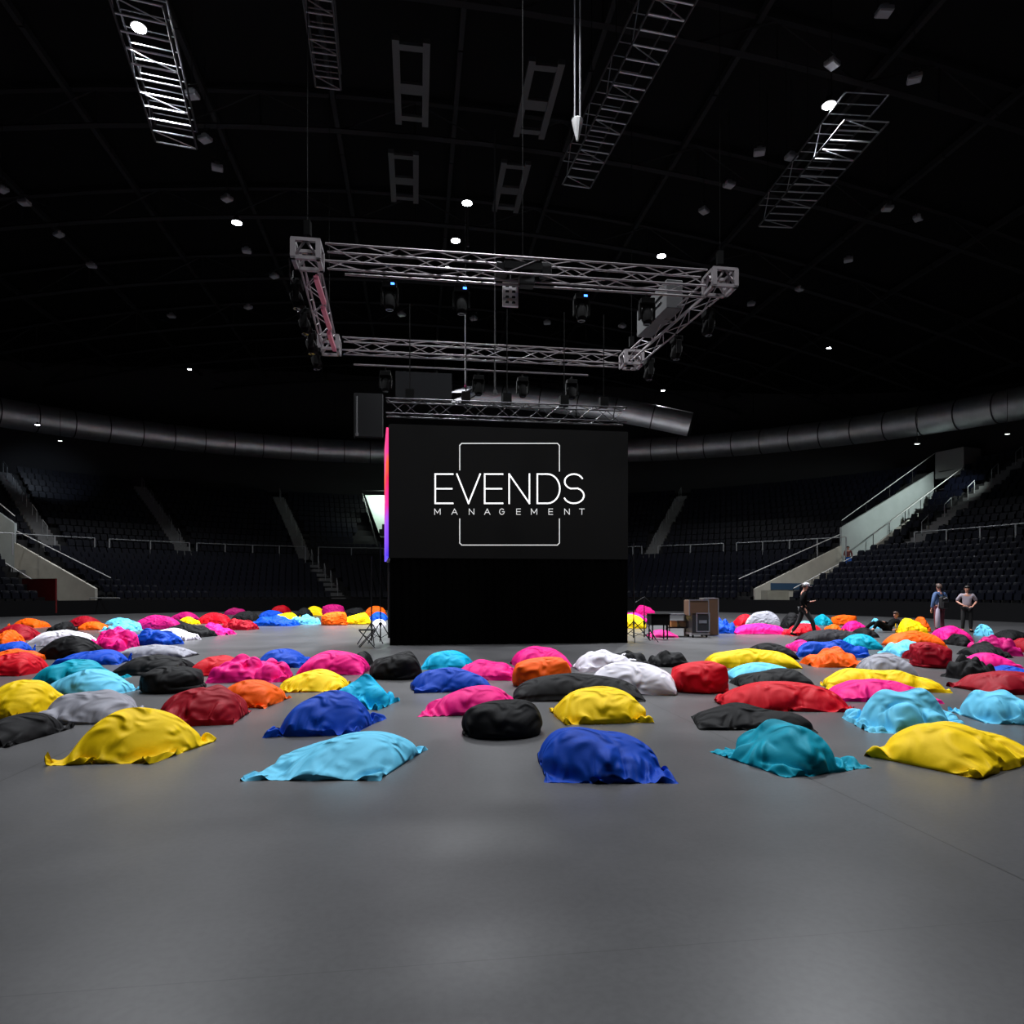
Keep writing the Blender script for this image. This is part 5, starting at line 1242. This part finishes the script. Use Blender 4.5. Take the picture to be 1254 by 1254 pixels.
# standing, seen from behind, backpack
J = stand((((-.29, .03, 1.14), (.29, .03, 1.14)), ((-.27, -.08, .92), (.31, -.02, .89)), ((-.24, -.12, .85), (.31, -.04, .8))), h=1.02)
Ya = 24.4; pa = ((1150.5 - 627) / F * Ya, Ya, 0)
person(pa, math.radians(180 + 12), 'person in a blue top and maroon trousers standing with back turned', J, mat('cloth_blue', S(66, 92, 136), .7), mat('trousers_maroon', S(112, 48, 62), .7), BL, mat('hair_short', (.08, .045, .035), .6))
bp = empty('backpack', (pa[0], pa[1] - .17, 1.02), math.radians(12)); tag(bp, 'black backpack with pale reflective patches on the back of the blue top', 'backpack')
MB().box((0, -.05, .1), (.30, .16, .44)).build('pack_body', mat('pack_black', (.008, .008, .009), .6), bp, bevel=.05)
MB().box((0, -.14, .02), (.24, .05, .22)).build('front_pocket', mat('pack_black', (.008, .008, .009), .6), bp, bevel=.02)
MB().box((-.05, -.135, .25), (.07, .01, .03), 0, 0, -.4).box((.05, -.135, .27), (.07, .01, .03), 0, 0, .4).build('reflective_patch', mat('reflector', (.7, .7, .72), .3), bp)
for s in (-1, 1): MB().path([(s * .1, .03, .32), (s * .12, .12, .42), (s * .13, .2, .36)], .02, 6).build('shoulder_strap', BL, bp)
o = MB().lathe([(.05, -.4), (.075, -.36), (.08, 0), (.06, .25), (.03, .3)], n=12).tube((0, 0, .28), (.06, .05, .5), .012).build('shoulder_bag', mat('silver_bag', (.42, .36, .46), .35), smooth=True)
o.location = (pa[0] - .2, pa[1] - .22, .62); tag(o, 'long silvery bag hanging at the left hip of the blue top', 'bag')
# standing, facing the camera with hands at the waist
J = stand((((-.31, .06, 1.17), (.31, .06, 1.17)), ((-.15, -.17, 1.03), (.17, -.16, 1.0)), ((-.06, -.2, 1.02), (.08, -.2, .98))), h=.98)
Yb = 25.2; person(((1184 - 627) / F * Yb, Yb, 0), math.radians(-24), 'person in a pale grey t-shirt and black trousers facing the camera, hands at waist', J, mat('cloth_grey', S(150, 140, 150), .7), mat('trousers_black', (.005, .005, .006), .8), BL, DK, long_sleeve=False)
# reclining among the bean bags, head to the right, knees drawn up on the left; local -Y is "up" towards the face
Yc = 25.3; xc = (1092 - 627) / F * Yc
J = dict(pelvis=(-.16, 0, .18), spine=(-.02, 0, .25), chest=(.12, .0, .40), neck=(.17, 0, .52), head=(.15, -.02, .64), face=(-1, -.35, .1),
         shoulder=[(.13, -.17, .44), (.13, .17, .44)], elbow=[(.22, -.26, .2), (.02, .26, .3)], wrist=[(.02, -.27, .13), (-.2, .16, .38)], hand=[(-.06, -.26, .12), (-.28, .1, .4)],
         hip=[(-.2, -.1, .16), (-.2, .1, .16)], knee=[(-.56, -.12, .42), (-.62, .12, .36)], ankle=[(-.76, -.12, .1), (-.95, .12, .1)], toe=[(-.9, -.13, .06), (-1.08, .13, .1)])
person((xc, Yc, 0), 0, 'person in black clothes reclining among the bean bags on the right', J, BL, BL, BL, mat('hair_short', (.08, .045, .035), .6), coat=.01)
# on the staircase landing
P0, P1 = RAMPS[0]; q = P0.lerp(P1, .42); d = Vector((P1.x - P0.x, P1.y - P0.y, 0)).normalized(); n_ = Vector((-d.y, d.x, 0)); q = q + n_ * 1.3; q.z = 3.2
J = stand((((-.26, -.02, 1.15), (.27, .02, 1.14)), ((-.2, -.22, 1.04), (.26, -.1, .92)), ((-.14, -.28, 1.06), (.26, -.14, .84))))
person((q.x, q.y, q.z), math.radians(-30), 'person in dark red clothing standing on the landing of the pale staircase', J, mat('cloth_darkred', S(90, 34, 34), .7), BL, BL, DK)
